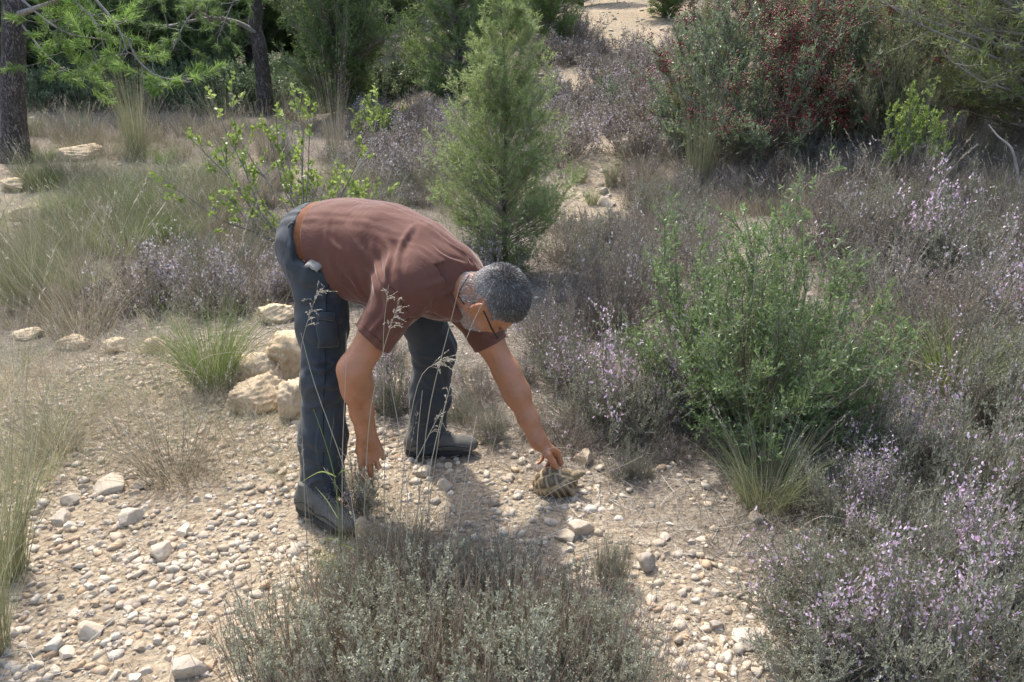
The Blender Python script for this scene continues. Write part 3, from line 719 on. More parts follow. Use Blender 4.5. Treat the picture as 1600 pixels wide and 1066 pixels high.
# ================================================================== the tortoise under his hand
tC = P(863, 752, 2.565)
tF = nrm([.90, -.16, .40]); tU = nrm([-.38, -.14, .92]); tU = nrm(tU-tF*(tU@tF)); tS = np.cross(tU, tF)
ta, tb, th_ = .086, .066, .082
def TL(x, y, z): return tC + x*tF + y*tS + z*tU - tU*.028
def build_shell():
    NR, NA = 60, 180
    r = np.linspace(0, 1, NR)[:, None]; a = np.linspace(0, 2*PI, NA, endpoint=False)[None]
    X = r*np.cos(a); Y = r*np.sin(a)*np.ones_like(r)
    X = X*(1+.04*np.cos(a)); Y = Y*(1+.10*np.clip(-X, 0, 1))
    Z = np.sqrt(np.clip(1-r**2.25, 0, 1))**.95*np.ones_like(a)
    # scute layout
    xs = X+np.zeros_like(Y); ys = np.abs(Y)
    edge_v = .33 + .03*np.cos(xs*9.5)
    rr = r*np.ones_like(a); ang = a*np.ones_like(r)
    marg = rr > .905
    vert = (~marg) & (ys < edge_v); cost = (~marg) & ~vert
    vb = np.array([-1.2, -.66, -.26, .16, .58, 1.2]); cb = np.array([-1.2, -.48, -.06, .38, 1.2])
    def bd(v, b): return np.abs(v[..., None]-b[None, None]).min(-1)
    dm = np.abs(((ang/(2*PI)*24) % 1)-.5); dm = (.5-dm)*(2*PI/24)
    d = np.where(marg, np.minimum(dm, np.abs(rr-.905)), np.where(vert, np.minimum(bd(xs, vb), np.abs(ys-edge_v)), np.minimum(np.minimum(bd(xs, cb), np.abs(ys-edge_v)), np.abs(rr-.905))))
    groove = np.exp(-(d/.012)**2); rim = np.exp(-((d-.090)/.045)**2)
    rs = np.random.RandomState(11)
    mid = np.where(marg, 0, sstep(.09, .17, d))
    yel = np.array([.50, .38, .21]); drk = np.array([.085, .062, .038]); ol = np.array([.22, .155, .085])
    fn = (np.sin(xs*31+ys*17)*np.sin(ys*43-xs*11)*.5+.5)[..., None]
    rings = (.5+.5*np.sin(d*230))[..., None]*.25
    C = ol*(1-rings)+yel*rings
    C = C*(1-rim[..., None]*.9) + drk*rim[..., None]*.9
    C = C*(1-mid[..., None]*.75*fn) + drk*mid[..., None]*.75*fn
    lightb = np.exp(-((d-.014)/.030)**2)[..., None]; C = C*(1-lightb*.8)+yel*lightb*.8
    seam = np.exp(-(d/.006)**2)[..., None]; C = C*(1-seam*.8)+drk*seam*.8
    half = (marg & (np.sin(ang*24) > 0))[..., None]; C = np.where(half, C*.45, C)
    H_ = .0002*np.sin(d*230) - .0009*groove + .0030*sstep(0, .16, d)*(~marg)
    flare = .05*sstep(.86, 1, rr)*(.6+.5*np.abs(np.cos(ang)))
    x = xs*(1+flare)*ta*(1+H_*4); y = np.sin(a)*rr*tb*(1+.10*np.clip(-X, 0, 1))*(1+flare)*(1+H_*4); z = Z*th_*(1+0*a) + H_*1.0 + .004*np.exp(-(ys/.2)**2)
    z = np.where(rr > .985, z-.006, z)
    top = tC[None, None]-tU*.028 + x[..., None]*tF + y[..., None]*tS + z[..., None]*tU
    V = top.reshape(-1, 3); g = (np.arange(NR-1)[:, None]*NA+np.arange(NA)[None]); g2 = (np.arange(NR-1)[:, None]*NA+(np.arange(NA)[None]+1) % NA)
    F = np.stack([g, g+NA, g2+NA, g2], -1).reshape(-1, 4)
    # plastron
    PR = 12; r2 = np.linspace(1, 0, PR+1)[1:, None]
    x2 = r2*x[-1][None]; y2 = r2*y[-1][None]; z2 = z[-1][None]-.020*np.sqrt(1-r2**4)-.002
    bot = (tC-tU*.028) + x2[..., None]*tF + y2[..., None]*tS + z2[..., None]*tU
    n0 = len(V); ringA = np.concatenate([(NR-1)*NA+np.arange(NA)[None], n0+np.arange(PR*NA).reshape(PR, NA)])
    A = ringA[:-1]; B = ringA[1:]; F2 = np.stack([A, B, np.roll(B, -1, 1), np.roll(A, -1, 1)], -1).reshape(-1, 4)
    V = np.concatenate([V, bot.reshape(-1, 3)]); Cc = np.concatenate([C.reshape(-1, 3), np.tile(ol*1.1, (PR*NA, 1))])
    return V, np.concatenate([F, F2]), Cc
m, nt, bs, out = newmat('tortoise_shell'); a_ = attr_node(nt, 'col'); tc = nt.nodes.new('ShaderNodeTexCoord')
n1 = noise(nt, 60, 5, tc.outputs['Object']); r = ramp(nt, n1.outputs['Fac'], [(.3, (.7, .7, .7)), (.7, (1.3, 1.25, 1.15))])
nt.links.new(mixc(nt, 1.0, a_.outputs['Color'], r.outputs[0], 'MULTIPLY'), bs.inputs['Base Color']); bs.inputs['Roughness'].default_value = .5
n2 = noise(nt, 300, 3, tc.outputs['Object']); bump(nt, bs, n2.outputs['Fac'], .3, .001)
V, F, Cc = build_shell()
tortoise = empty('tortoise', tC-np.array([0, 0, .04]))
tag(tortoise, 'small olive and black tortoise on the stony ground under the man\'s hand', 'tortoise')
OT = np.array(tortoise.location)
def tchild(name, me, par=None):
    me.transform(Matrix.Translation(-Vector(OT))); return obj(name, me, par or tortoise)
tchild('shell', smesh('shell', V, F, m, {'col': Cc}))
S = SDF(tC-.16, tC+.18, .0022)
S.ell(TL(0, 0, .012), (.076, .056, .030), [tF, tS, tU], .01)
S.cap(TL(.068, 0, .016), TL(.094, 0, .022), .019, .016, .01); S.ell(TL(.107, 0, .026), (.0200, .0155, .0145), [nrm(tF+.2*tU), tS, nrm(tU-.2*tF)], .008)
S.cap(TL(.118, 0, .024), TL(.128, 0, .021), .010, .006, .006)
for s_ in (-1, 1): S.ell(TL(.116, s_*.0115, .031), (.004, .0025, .0035), [tF, tS, tU], .003)
for fx, s_ in ((.055, -1), (.055, 1), (-.058, -1), (-.058, 1)):
    sh = TL(fx, s_*.034, .006); dx = .014 if fx > 0 else -.010
    gz = min(float(hgt(sh[0], sh[1]))+.004, sh[2]-.025)
    kn = TL(fx+dx, s_*.050, -.006); ft = kn + np.array([dx*.5, s_*.004, max(gz-kn[2], -.045)])
    S.cap(sh, kn, .014, .0105, .01); S.cap(kn, ft, .0105, .009, .008)
    for k in (-1, 0, 1): S.cap(ft+tS*k*.006, ft+tS*k*.0065+tF*.009-np.array([0, 0, .002]), .0045, .0022, .003)
V, F = S.mesh(); V = relax(V, F, 1, .5)
M_scale = simple('scaly_skin', (.25, .19, .11), .65, .3, 120, .45, 420, .8, .002)
tb_ = tchild('body', smesh('body', V, F, M_scale))
for s_ in (-1, 1):
    mb = MB(); c = TL(.1165, s_*.0133, .031); th = np.linspace(0, 2*PI, 10, endpoint=False)
    ring = [c+.0022*(math.cos(t)*tF+math.sin(t)*tU) for t in th]; mb.add(np.array([c+tS*s_*.001]+ring), np.array([[0, 1+i, 1+(i+1) % 10] for i in range(10)]), .5)
    tchild('eye', mb.mesh('eye', [M_frame]), tb_)
# ================================================================== plant and stone builders (each returns the meshes of its parts)
def bushmesh(seed, R, H, nstem, ntwig, nleaf, leaf, lw, stem_r=.003, up=.35, open_=0., irr=1., twl=.16, K=5, flow=0, fl_size=.006, lean=.5,
             leafspread=.9, lift=.3, tip=.35, bare=.15, fmin=.45, zmin=.05, colvar=.22, tuft=0, berries=0, wob=.02):
    """woody plant: stems from the base, twigs along them, leaves on the twigs; returns MBs (wood, leaves, flowers)"""
    rs = np.random.RandomState(seed)
    d = hemi(rs, nstem, zmin, 1.0)
    tgt = d*np.array([R, R, H])*rs.uniform(.72, 1.0, (nstem, 1)) * (1+irr*(.16*np.sin(d[:, :1]*7+seed)+.14*np.sin(d[:, 1:2]*9+seed*2)))
    base = np.c_[rs.normal(size=(nstem, 2))*.06*R, np.zeros(nstem)-.02]
    v = tgt-base; L = np.linalg.norm(v, axis=1); dd = nrm(v*np.array([1.25, 1.25, .75])); bend = v/L[:, None]-dd
    st = curves(base, dd, L, K, bend, wob, rs)
    wood, leaf_, flo = MB(), MB(), MB()
    wood.tubes(st, stem_r*np.linspace(1.3, .45, K)[None], rs.uniform(0, 1, nstem), 0)
    n2 = nstem*ntwig; idx = np.repeat(np.arange(nstem), ntwig); t = bare+(1-bare)*rs.uniform(0, 1, n2)**.75
    p, sd_ = along(st, idx, t)
    td = nrm(sd_*lean + rs.normal(size=(n2, 3))*.55 + np.array([0, 0, up])); tl = twl*L.mean()*rs.uniform(.5, 1.2, n2)
    tw = curves(p, td, tl, 3, np.array([[0, 0, lift]])*rs.uniform(.3, 1, (n2, 1)))
    wood.tubes(tw, np.array([[stem_r*.45, stem_r*.35, stem_r*.22]]), rs.uniform(0, 1, n2), 0)
    n3 = n2*nleaf; j = np.repeat(np.arange(n2), nleaf)
    tt = rs.uniform(.1, 1, n3) if not tuft else rs.uniform(tuft, 1, n3)
    q, qd = along(tw, j, tt)
    ld = nrm(qd*.6 + rs.normal(size=(n3, 3))*leafspread*.6 + np.array([0, 0, .15]))
    clump = rs.normal(size=n2)*.12
    val = np.clip(.5+clump[j]+rs.normal(size=n3)*colvar, 0, 1)
    leaf_.leaves(q, ld, leaf*rs.uniform(.6, 1.25, n3), lw*rs.uniform(.7, 1.2, n3), val, 0, rs)
    if flow:
        out = np.linalg.norm(tw[:, -1]/np.array([R, R, H]), axis=1); cand = np.where((out > fmin) & (tw[:, -1, 2] > .15*H))[0]
        if len(cand):
            ph = np.sin(tw[cand, -1, 0]/R*5+seed)+np.sin(tw[cand, -1, 1]/R*4+seed*3)+rs.normal(size=len(cand))*.8
            c = cand[np.argsort(-ph)[:max(1, int(flow*n2))]]; per = 4 if not berries else 16
            jj = np.repeat(c, per); e = tw[jj, -1]+rs.normal(size=(len(jj), 3))*fl_size*1.5-nrm(tw[jj, -1]-tw[jj, 0])*(rs.uniform(0, .5, len(jj))*tl.mean())[:, None]
            if berries:
                O = np.array([[1, 0, 0], [0, 1, 0], [-1, 0, 0], [0, -1, 0], [0, 0, 1], [0, 0, -1.]])*.5
                Fo = np.array([[0, 1, 4], [1, 2, 4], [2, 3, 4], [3, 0, 4], [1, 0, 5], [2, 1, 5], [3, 2, 5], [0, 3, 5]])
                V = e[:, None]+O[None]*(fl_size*rs.uniform(.7, 1.2, (len(e), 1, 1))); F = (np.arange(len(e))*6)[:, None, None]+Fo[None]
                flo.add(V.reshape(-1, 3), F.reshape(-1, 3), np.repeat(np.clip(.5+rs.normal(size=len(e))*.25, 0, 1), 6))
            else:
                for _ in range(2):
                    flo.leaves(e, nrm(rs.normal(size=(len(e), 3))+[0, 0, .6]), fl_size*rs.uniform(.7, 1.4, len(e)), fl_size*rs.uniform(.5, 1, len(e)), np.clip(.5+rs.normal(size=len(e))*.25, 0, 1), 0, rs, None, .6)
    return wood, leaf_, flo
def grassmesh(seed, n, R, L, w, spread=.5, droop=.6, K=6, culms=0, cl=1.6, base=.5, wob=.0):
    rs = np.random.RandomState(seed)
    a = rs.uniform(0, 2*PI, n); r = R*np.sqrt(rs.uniform(0, 1, n)); b = np.c_[r*np.cos(a), r*np.sin(a), np.full(n, -.01)]
    tilt = spread*rs.uniform(0.05, 1, n)**.8; aa = a+rs.normal(size=n)*.5
    d = nrm(np.c_[np.cos(aa)*tilt, np.sin(aa)*tilt, np.ones(n)])
    hz = nrm(np.c_[np.cos(aa), np.sin(aa), np.zeros(n)]); dr = droop*rs.uniform(.2, 1.2, n)[:, None]
    ln = L*rs.uniform(.35, 1.05, n)
    pts = curves(b, d, ln, K, hz*dr*.6-np.array([[0, 0, 1]])*dr**1.5*.55, wob, rs)
    mb = MB(); ww = w*np.r_[1, np.linspace(1, .15, K-1)][None]*rs.uniform(.6, 1.2, (n, 1))
    val = np.clip(base+rs.normal(size=n)*.22, 0, 1); mb.ribbons(pts, ww, val, 0, rs=rs)
    hd = None
    if culms:
        hd = MB(); a = rs.uniform(0, 2*PI, culms); b = np.c_[R*.6*np.cos(a), R*.6*np.sin(a), np.zeros(culms)]
        d = nrm(np.c_[np.cos(a)*.25, np.sin(a)*.25, np.ones(culms)]+rs.normal(size=(culms, 3))*.10)
        c = curves(b, d, L*cl*rs.uniform(.7, 1.05, culms), 6, nrm(np.c_[np.cos(a), np.sin(a), -np.ones(culms)*.3])*rs.uniform(.05, .35, (culms, 1)))
        hd.tubes(c, np.array([[.0012, .0011, .001, .0009, .0007, .0005]])*(w/.003)**.5, rs.uniform(.7, 1, culms), 0)
        m = culms*16; j = np.repeat(np.arange(culms), 16); p, dd = along(c, j, rs.uniform(.80, 1, m))
        hd.leaves(p, nrm(dd+rs.normal(size=(m, 3))*.35), .016, .0028, rs.uniform(.7, 1, m), 0, rs)
    return mb, hd
def conifermesh(seed, H, R, nb, ntw, nn, needle, nw, shape=1.0, z0=.04, trunk_r=.03, up=.35, tuftlen=.5, K=5, droop=0., jag=.25, twl=.30, spread=.75, core=.0):
    """shape: exponent of the crown outline; returns trunk MB, crown MB (mat 0 bark, 1 needles)"""
    rs = np.random.RandomState(seed)
    tr, cr = MB(), MB()
    tp = np.zeros((1, 9, 3)); tp[0, :, 2] = np.linspace(-.15, H*.97, 9); tp[0, 1:, :2] += np.cumsum(rs.normal(size=(8, 2))*H*.006, 0)
    tr.tubes(tp, trunk_r*(np.linspace(1.15, .12, 9))[None]**.9, .5, 0, 10)
    u = z0+(1-z0)*(1-np.sqrt(rs.uniform(0, 1, nb)))**.9 ; u = np.clip(u, z0, .985)
    zb = u*H; i = np.clip(u*8, 0, 7.99); p = np.stack([np.interp(zb, tp[0, :, 2], tp[0, :, k]) for k in range(3)], 1)
    w_ = (1-u)/(1-z0); out = (R*(w_**shape)*(.35+.65*sstep(-.02, .14, u-z0)) + .02*H)*rs.uniform(1-jag*1.8, 1+jag*.5, nb)
    a = np.arange(nb)*2.399+rs.normal(size=nb)*.3
    d = nrm(np.c_[np.cos(a), np.sin(a), up*(.5+u*1.6)+rs.normal(size=nb)*.12]); L = out/np.linalg.norm(d[:, :2], axis=1)
    br = curves(p, d, L, K, np.array([[0, 0, 1.]])*(rs.uniform(.0, .3, nb)[:, None]-droop), .015, rs)
    cr.tubes(br, (trunk_r*.30*(1-u*.75))[:, None]*np.linspace(1, .15, K)[None], rs.uniform(0, 1, nb), 0)
    n2 = nb*ntw; j = np.repeat(np.arange(nb), ntw); t = core+(1-core)*rs.uniform(.12, 1, n2)**.75
    q, qd = along(br, j, t); tl = L[j]*twl*rs.uniform(.4, 1.1, n2)*(1.15-t*.6)+.01*H
    td = nrm(qd*.8+rs.normal(size=(n2, 3))*.55+[0, 0, .25]); tw = curves(q, td, tl, 3, np.array([[0, 0, .2]]))
    cr.tubes(tw, np.array([[trunk_r*.05, trunk_r*.04, trunk_r*.02]]), .5, 0)
    n3 = n2*nn; k = np.repeat(np.arange(n2), nn); s_, sd_ = along(tw, k, 1-tuftlen*rs.uniform(0, 1, n3)*1.0)
    nd = nrm(sd_*.8+rs.normal(size=(n3, 3))*spread)
    cl = rs.normal(size=n2)*.16; val = np.clip(.45+cl[k]+.2*(t[k]-.5)+rs.normal(size=n3)*.12, 0, 1)
    cr.leaves(s_, nd, needle*rs.uniform(.6, 1.15, n3), nw, val, 1, rs, None, .5)
    return tr, cr
def ico(sub):
    g = (1+5**.5)/2; V = np.array([[-1, g, 0], [1, g, 0], [-1, -g, 0], [1, -g, 0], [0, -1, g], [0, 1, g], [0, -1, -g], [0, 1, -g], [g, 0, -1], [g, 0, 1], [-g, 0, -1], [-g, 0, 1]], float)
    F = [[0, 11, 5], [0, 5, 1], [0, 1, 7], [0, 7, 10], [0, 10, 11], [1, 5, 9], [5, 11, 4], [11, 10, 2], [10, 7, 6], [7, 1, 8], [3, 9, 4], [3, 4, 2], [3, 2, 6], [3, 6, 8], [3, 8, 9], [4, 9, 5], [2, 4, 11], [6, 2, 10], [8, 6, 7], [9, 8, 1]]
    V = nrm(V)
    for _ in range(sub):
        mid = {}; V = list(V); F2 = []
        def m_(a, b):
            k = (min(a, b), max(a, b))
            if k not in mid: v = V[a]+V[b]; mid[k] = len(V); V.append(v/np.linalg.norm(v))
            return mid[k]
        for a, b, c in F:
            x, y, z = m_(a, b), m_(b, c), m_(c, a); F2 += [[a, x, z], [b, y, x], [c, z, y], [x, y, z]]
        F = F2; V = np.array(V)
    return np.array(V), np.array(F)
def rockshape(seed, sub=2, planes=9, rough=.05, flat=.62, round_=.0, lo=.48):
    rs = np.random.RandomState(seed); V, F = ico(sub)
    V = V*np.array([1, rs.uniform(.65, .95), flat*rs.uniform(.8, 1.15)])
    for _ in range(planes):
        n = nrm(rs.normal(size=3)); h = rs.uniform(lo, .80); d = V@n-h; V = V-np.where(d > 0, d, 0)[:, None]*n*(1-round_)
    for f, am in ((2.3, rough), (5.1, rough*.6), (11, rough*.35)):
        k = rs.normal(size=(3, 3))*f; V = V*(1+am*(np.sin(V@k[0]+seed)*np.sin(V@k[1])+.5*np.sin(V@k[2])))[:, None]
    return V, F

# ------------------------------------------------------------------ materials of plants and stones
M_twig = leafmat('grey_brown_twig', [(0, (.15, .12, .09)), (.5, (.26, .215, .175)), (1, (.38, .33, .28))], 0, .8, .2, .12)
M_dry = leafmat('dry_leaf', [(0, (.14, .115, .085)), (.4, (.24, .21, .165)), (.7, (.32, .285, .235)), (1, (.46, .42, .36))], .3, .7, .25, .15)
M_thyme = leafmat('thyme_leaf', [(0, (.13, .135, .085)), (.4, (.23, .24, .165)), (.75, (.34, .35, .26)), (1, (.48, .48, .39))], .35, .6, .3, .18)
M_rosette = leafmat('grey_green_leaf', [(0, (.25, .25, .165)), (.5, (.40, .40, .29)), (1, (.60, .60, .47))], .3, .6, .3, .1)
M_stalk = leafmat('brown_stalk', [(0, (.22, .14, .095)), (.5, (.39, .29, .21)), (1, (.58, .48, .38))], 0, .75, .2, .1)
M_flower = leafmat('lilac_petal', [(0, (.52, .34, .49)), (.5, (.73, .54, .70)), (1, (.92, .79, .90))], .35, .5, .3, .08)
M_pale_fl = leafmat('faded_petal', [(0, (.40, .35, .38)), (.5, (.54, .48, .52)), (1, (.72, .67, .70))], .3, .6, .3, .1)
M_bush = leafmat('glossy_green_leaf', [(0, (.13, .185, .06)), (.45, (.235, .32, .12)), (.8, (.23, .34, .13)), (1, (.42, .48, .32))], .38, .42, .6, .08)
M_lent = leafmat('light_green_leaf', [(0, (.17, .24, .045)), (.5, (.32, .42, .09)), (1, (.50, .58, .20))], .42, .4, .5, .1)
M_pist = leafmat('dull_green_leaf', [(0, (.11, .15, .07)), (.5, (.21, .28, .13)), (1, (.36, .42, .27))], .35, .45, .5, .1)
M_broom = leafmat('yellow_green_leaf', [(0, (.16, .18, .07)), (.5, (.28, .30, .13)), (1, (.44, .44, .25))], .32, .5, .4, .15)
M_silver = leafmat('silver_leaf', [(0, (.16, .18, .14)), (.5, (.28, .31, .26)), (1, (.46, .49, .43))], .25, .5, .4, .1)
M_berry = leafmat('dark_red_berry', [(0, (.13, .012, .018)), (.5, (.24, .025, .035)), (1, (.36, .06, .06))], 0, .4, .5, .1)
M_grass = leafmat('green_grass', [(0, (.11, .17, .04)), (.4, (.20, .27, .075)), (.75, (.32, .36, .14)), (1, (.54, .50, .32))], .35, .5, .4, .12)
M_straw = leafmat('straw', [(0, (.16, .135, .085)), (.35, (.27, .235, .155)), (.7, (.42, .37, .27)), (1, (.60, .55, .45))], .3, .6, .3, .15)
M_olive = leafmat('olive_grass', [(0, (.13, .155, .065)), (.4, (.23, .25, .12)), (.75, (.35, .34, .19)), (1, (.55, .51, .37))], .32, .6, .3, .15)
M_need = leafmat('pine_needles', [(0, (.085, .14, .04)), (.45, (.165, .25, .075)), (.8, (.26, .36, .12)), (1, (.38, .47, .21))], .42, .5, .4, .18)
M_need_b = leafmat('bright_pine_needles', [(0, (.10, .17, .035)), (.45, (.19, .30, .07)), (.8, (.30, .43, .12)), (1, (.44, .54, .20))], .5, .5, .4, .15)
M_need_s = leafmat('soft_pine_needles', [(0, (.14, .19, .06)), (.45, (.25, .32, .11)), (.8, (.36, .43, .18)), (1, (.50, .54, .30))], .45, .55, .35, .1)
def barkmat(name, c0, c1, sc=9, zs=.35):
    m, nt, bs, out = newmat(name); tc = nt.nodes.new('ShaderNodeTexCoord'); mp = nt.nodes.new('ShaderNodeMapping'); mp.inputs['Scale'].default_value = (1, 1, zs)
    nt.links.new(tc.outputs['Object'], mp.inputs[0]); v = nt.nodes.new('ShaderNodeTexVoronoi'); v.inputs['Scale'].default_value = sc*2; v.feature = 'DISTANCE_TO_EDGE'
    n = noise(nt, sc*1.5, 6, mp.outputs[0], .65, .5); nt.links.new(mixc(nt, .35, mp.outputs[0], n.outputs['Color']), v.inputs['Vector'])
    r = ramp(nt, v.outputs['Distance'], [(0, c0), (.12, tuple((a+b)/2 for a, b in zip(c0, c1))), (.3, c1)])
    n2 = noise(nt, sc*6, 5, tc.outputs['Object']); r2 = ramp(nt, n2.outputs['Fac'], [(.3, (.7, .7, .7)), (.7, (1.25, 1.25, 1.25))])
    nt.links.new(mixc(nt, 1.0, r.outputs[0], r2.outputs[0], 'MULTIPLY'), bs.inputs['Base Color']); bs.inputs['Roughness'].default_value = .9
    ad = nt.nodes.new('ShaderNodeMath'); ad.operation = 'MINIMUM'; nt.links.new(v.outputs['Distance'], ad.inputs[0]); ad.inputs[1].default_value = .2
    a2 = nt.nodes.new('ShaderNodeMath'); a2.operation = 'ADD'; nt.links.new(ad.outputs[0], a2.inputs[0]); 
    m3 = nt.nodes.new('ShaderNodeMath'); m3.operation = 'MULTIPLY'; m3.inputs[1].default_value = .15; nt.links.new(n2.outputs['Fac'], m3.inputs[0]); nt.links.new(m3.outputs[0], a2.inputs[1])
    bump(nt, bs, a2.outputs[0], 1.0, .06); return m
M_bark = barkmat('pine_bark', (.055, .045, .040), (.20, .17, .155))
M_branch = simple('grey_branch', (.26, .235, .21), .85, .2, 20, .3, 40, .5, .004)
def rockmat(name, ramp_, rnd=True):
    m, nt, bs, out = newmat(name); tc = nt.nodes.new('ShaderNodeTexCoord'); geo = nt.nodes.new('ShaderNodeNewGeometry')
    oi = nt.nodes.new('ShaderNodeObjectInfo'); a = attr_node(nt, 'v')
    n = noise(nt, 9, 6, geo.outputs['Position'], .6, .4)
    ad = nt.nodes.new('ShaderNodeMath'); ad.operation = 'ADD'; nt.links.new(a.outputs['Fac'], ad.inputs[0]); nt.links.new(oi.outputs['Random'], ad.inputs[1])
    fr = nt.nodes.new('ShaderNodeMath'); fr.operation = 'FRACT'; nt.links.new(ad.outputs[0], fr.inputs[0])
    r = ramp(nt, fr.outputs[0], ramp_); r2 = ramp(nt, n.outputs['Fac'], [(.30, (.66, .64, .60)), (.50, (1, .985, .97)), (.72, (1.18, 1.15, 1.10))])
    nb = noise(nt, 46, 5, geo.outputs['Position'], .6); r3 = ramp(nt, nb.outputs['Fac'], [(.30, (.72, .66, .60)), (.45, (1, 1, 1))])
    c = mixc(nt, 1.0, r.outputs[0], r2.outputs[0], 'MULTIPLY'); c = mixc(nt, .7, c, r3.outputs[0], 'MULTIPLY')
    nt.links.new(c, bs.inputs['Base Color']); bs.inputs['Roughness'].default_value = .9; bs.inputs['Specular IOR Level'].default_value = .2
    n3 = noise(nt, 90, 7, geo.outputs['Position'], .7); bump(nt, bs, n3.outputs['Fac'], .8, .006); return m
M_stone = rockmat('limestone', [(0, (.44, .36, .26)), (.2, (.58, .50, .39)), (.4, (.46, .40, .32)), (.55, (.66, .60, .50)), (.7, (.50, .36, .23)), (.82, (.42, .355, .28)), (.9, (.62, .53, .41)), (.99, (.38, .335, .28))])
M_rock = rockmat('ochre_rock', [(0, (.58, .45, .29)), (.5, (.60, .49, .34)), (1, (.54, .41, .26))])

# ground: pale stony marl, browner and litter-strewn away from the bare path
def groundmat():
    m, nt, bs, out = newmat('stony_ground'); geo = nt.nodes.new('ShaderNodeNewGeometry'); pos = geo.outputs['Position']
    a = attr_node(nt, 'bare')
    n1 = noise(nt, 1.3, 6, pos, .6, .3); n2 = noise(nt, 14, 7, pos, .7); n3 = noise(nt, 70, 6, pos, .7)
    pale = ramp(nt, n2.outputs['Fac'], [(.25, (.24, .185, .12)), (.45, (.37, .295, .205)), (.6, (.46, .38, .27)), (.8, (.55, .475, .36))])
    dull = ramp(nt, n2.outputs['Fac'], [(.25, (.13, .105, .08)), (.5, (.225, .19, .15)), (.75, (.34, .295, .24))])
    f = nt.nodes.new('ShaderNodeMath'); f.operation = 'MULTIPLY_ADD'; nt.links.new(n1.outputs['Fac'], f.inputs[0]); f.inputs[1].default_value = 1.2; f.inputs[2].default_value = -.6
    g = nt.nodes.new('ShaderNodeMath'); g.operation = 'ADD'; g.use_clamp = True; nt.links.new(f.outputs[0], g.inputs[0]); nt.links.new(a.outputs['Fac'], g.inputs[1])
    c = mixc(nt, g.outputs[0], dull.outputs[0], pale.outputs[0])
    sp = ramp(nt, n3.outputs['Fac'], [(.32, (.55, .5, .45)), (.5, (1, 1, 1)), (.7, (1.2, 1.18, 1.15))])
    nt.links.new(mixc(nt, 1.0, c, sp.outputs[0], 'MULTIPLY'), bs.inputs['Base Color']); bs.inputs['Roughness'].default_value = .95; bs.inputs['Specular IOR Level'].default_value = .15
    v = nt.nodes.new('ShaderNodeTexVoronoi'); v.inputs['Scale'].default_value = 45; nt.links.new(pos, v.inputs['Vector'])
    ad = nt.nodes.new('ShaderNodeMath'); ad.operation = 'ADD'; nt.links.new(v.outputs['Distance'], ad.inputs[0]); nt.links.new(n3.outputs['Fac'], ad.inputs[1])
    bump(nt, bs, ad.outputs[0], 1.0, .012); return m
M_ground = groundmat()
# ================================================================== terrain sheet
BARE = [(200, 900, .9, .8, .9), (60, 1010, .9, .7, .9), (240, 620, 1.3, .7, .8), (60, 640, 1.1, .9, .8), (360, 800, .6, .5, .8), (420, 560, .5, .5, .4), (740, 850, .5, .45, .75), (930, 900, .45, .40, .75),
        (1080, 1010, .55, .35, .8), (700, 780, .4, .35, .5), (1000, 760, .35, .3, .35), (20, 330, 1.6, 1.3, .8), (60, 262, 2.5, 1.0, .8), (390, 268, 1.7, .7, .8), (110, 235, 1.3, .5, .7), (630, 165, 1.5, 1.0, .9),
        (935, 335, .5, 1.1, 1.0), (868, 135, 1.3, 1.5, 1.0), (955, 32, 1.3, 6.0, 1.1), (985, 12, 1.8, 8, .9), (620, 720, .4, .4, .3), (930, 240, .6, 1.5, .8), (1290, 700, .35, .2, .3)]
BW = [(ground(a, b), c, d, e) for a, b, c, d, e in BARE]
def bare(x, y):
    v = np.zeros_like(np.asarray(x, float)) - .12
    for p, rx, ry, am in BW: v = v + am*np.exp(-(((x-p[0])/rx)**2+((y-p[1])/ry)**2)**1.3)
    return np.clip(v, -.3, 1)
nr, na = 330, 620
rr_ = .25*np.exp(np.linspace(0, math.log(240/.25), nr)); aa_ = np.concatenate([np.linspace(-.75, .75, 460, endpoint=False), np.linspace(.75, 2*PI-.75, na-460, endpoint=False)])+PI/2
RX = rr_[:, None]*np.cos(aa_)[None]; RY = rr_[:, None]*np.sin(aa_)[None]
ZZ = hgt(RX, RY)
V = np.stack([RX, RY, ZZ], -1).reshape(-1, 3); V = np.r_[V, [[0, 0, float(hgt(0, 0))]]]
g = (np.arange(nr-1)[:, None]*na+np.arange(na)[None]); g2 = (np.arange(nr-1)[:, None]*na+(np.arange(na)[None]+1) % na)
F = np.stack([g, g+na, g2+na, g2], -1).reshape(-1, 4); FT = np.stack([np.full(na, nr*na), np.arange(na), (np.arange(na)+1) % na], 1)
gme = make_mesh('ground', V, [F, FT], {'bare': bare(V[:, 0], V[:, 1])}, [M_ground], None, True)
tag(obj('ground', gme), kind='structure')

# ================================================================== prototypes
def proto(parts, R, H, wave=None): return dict(parts=parts, R=R, H=H)
def bushproto(name, mats, flowname='flower', flmat=None, woodname='stem', leafname='foliage', **k):
    w, l, f = bushmesh(**k)
    parts = [(woodname, w.mesh(woodname, [mats[0]])), (leafname, l.mesh(leafname, [mats[1]]))]
    if flmat and f.V: parts.append((flowname+'s' if not flowname.endswith('s') else flowname, f.mesh(flowname, [flmat])))
    return proto(parts, k['R'], k['H'])
T_ = dict(R=.28, H=.27, nstem=70, ntwig=14, nleaf=16, leaf=.0100, lw=.0038, stem_r=.0016, twl=.26, up=.45)
THY = [bushproto('thyme', (M_twig, M_thyme), flmat=M_flower, seed=s, flow=.17, fl_size=.0088, **T_) for s in (1, 2, 3)]
THY_few = [bushproto('thyme', (M_twig, M_thyme), flmat=M_flower, seed=s, flow=.035, fl_size=.0085, **T_) for s in (4, 5)]
T2 = dict(T_); T2.update(nleaf=10, leaf=.008)
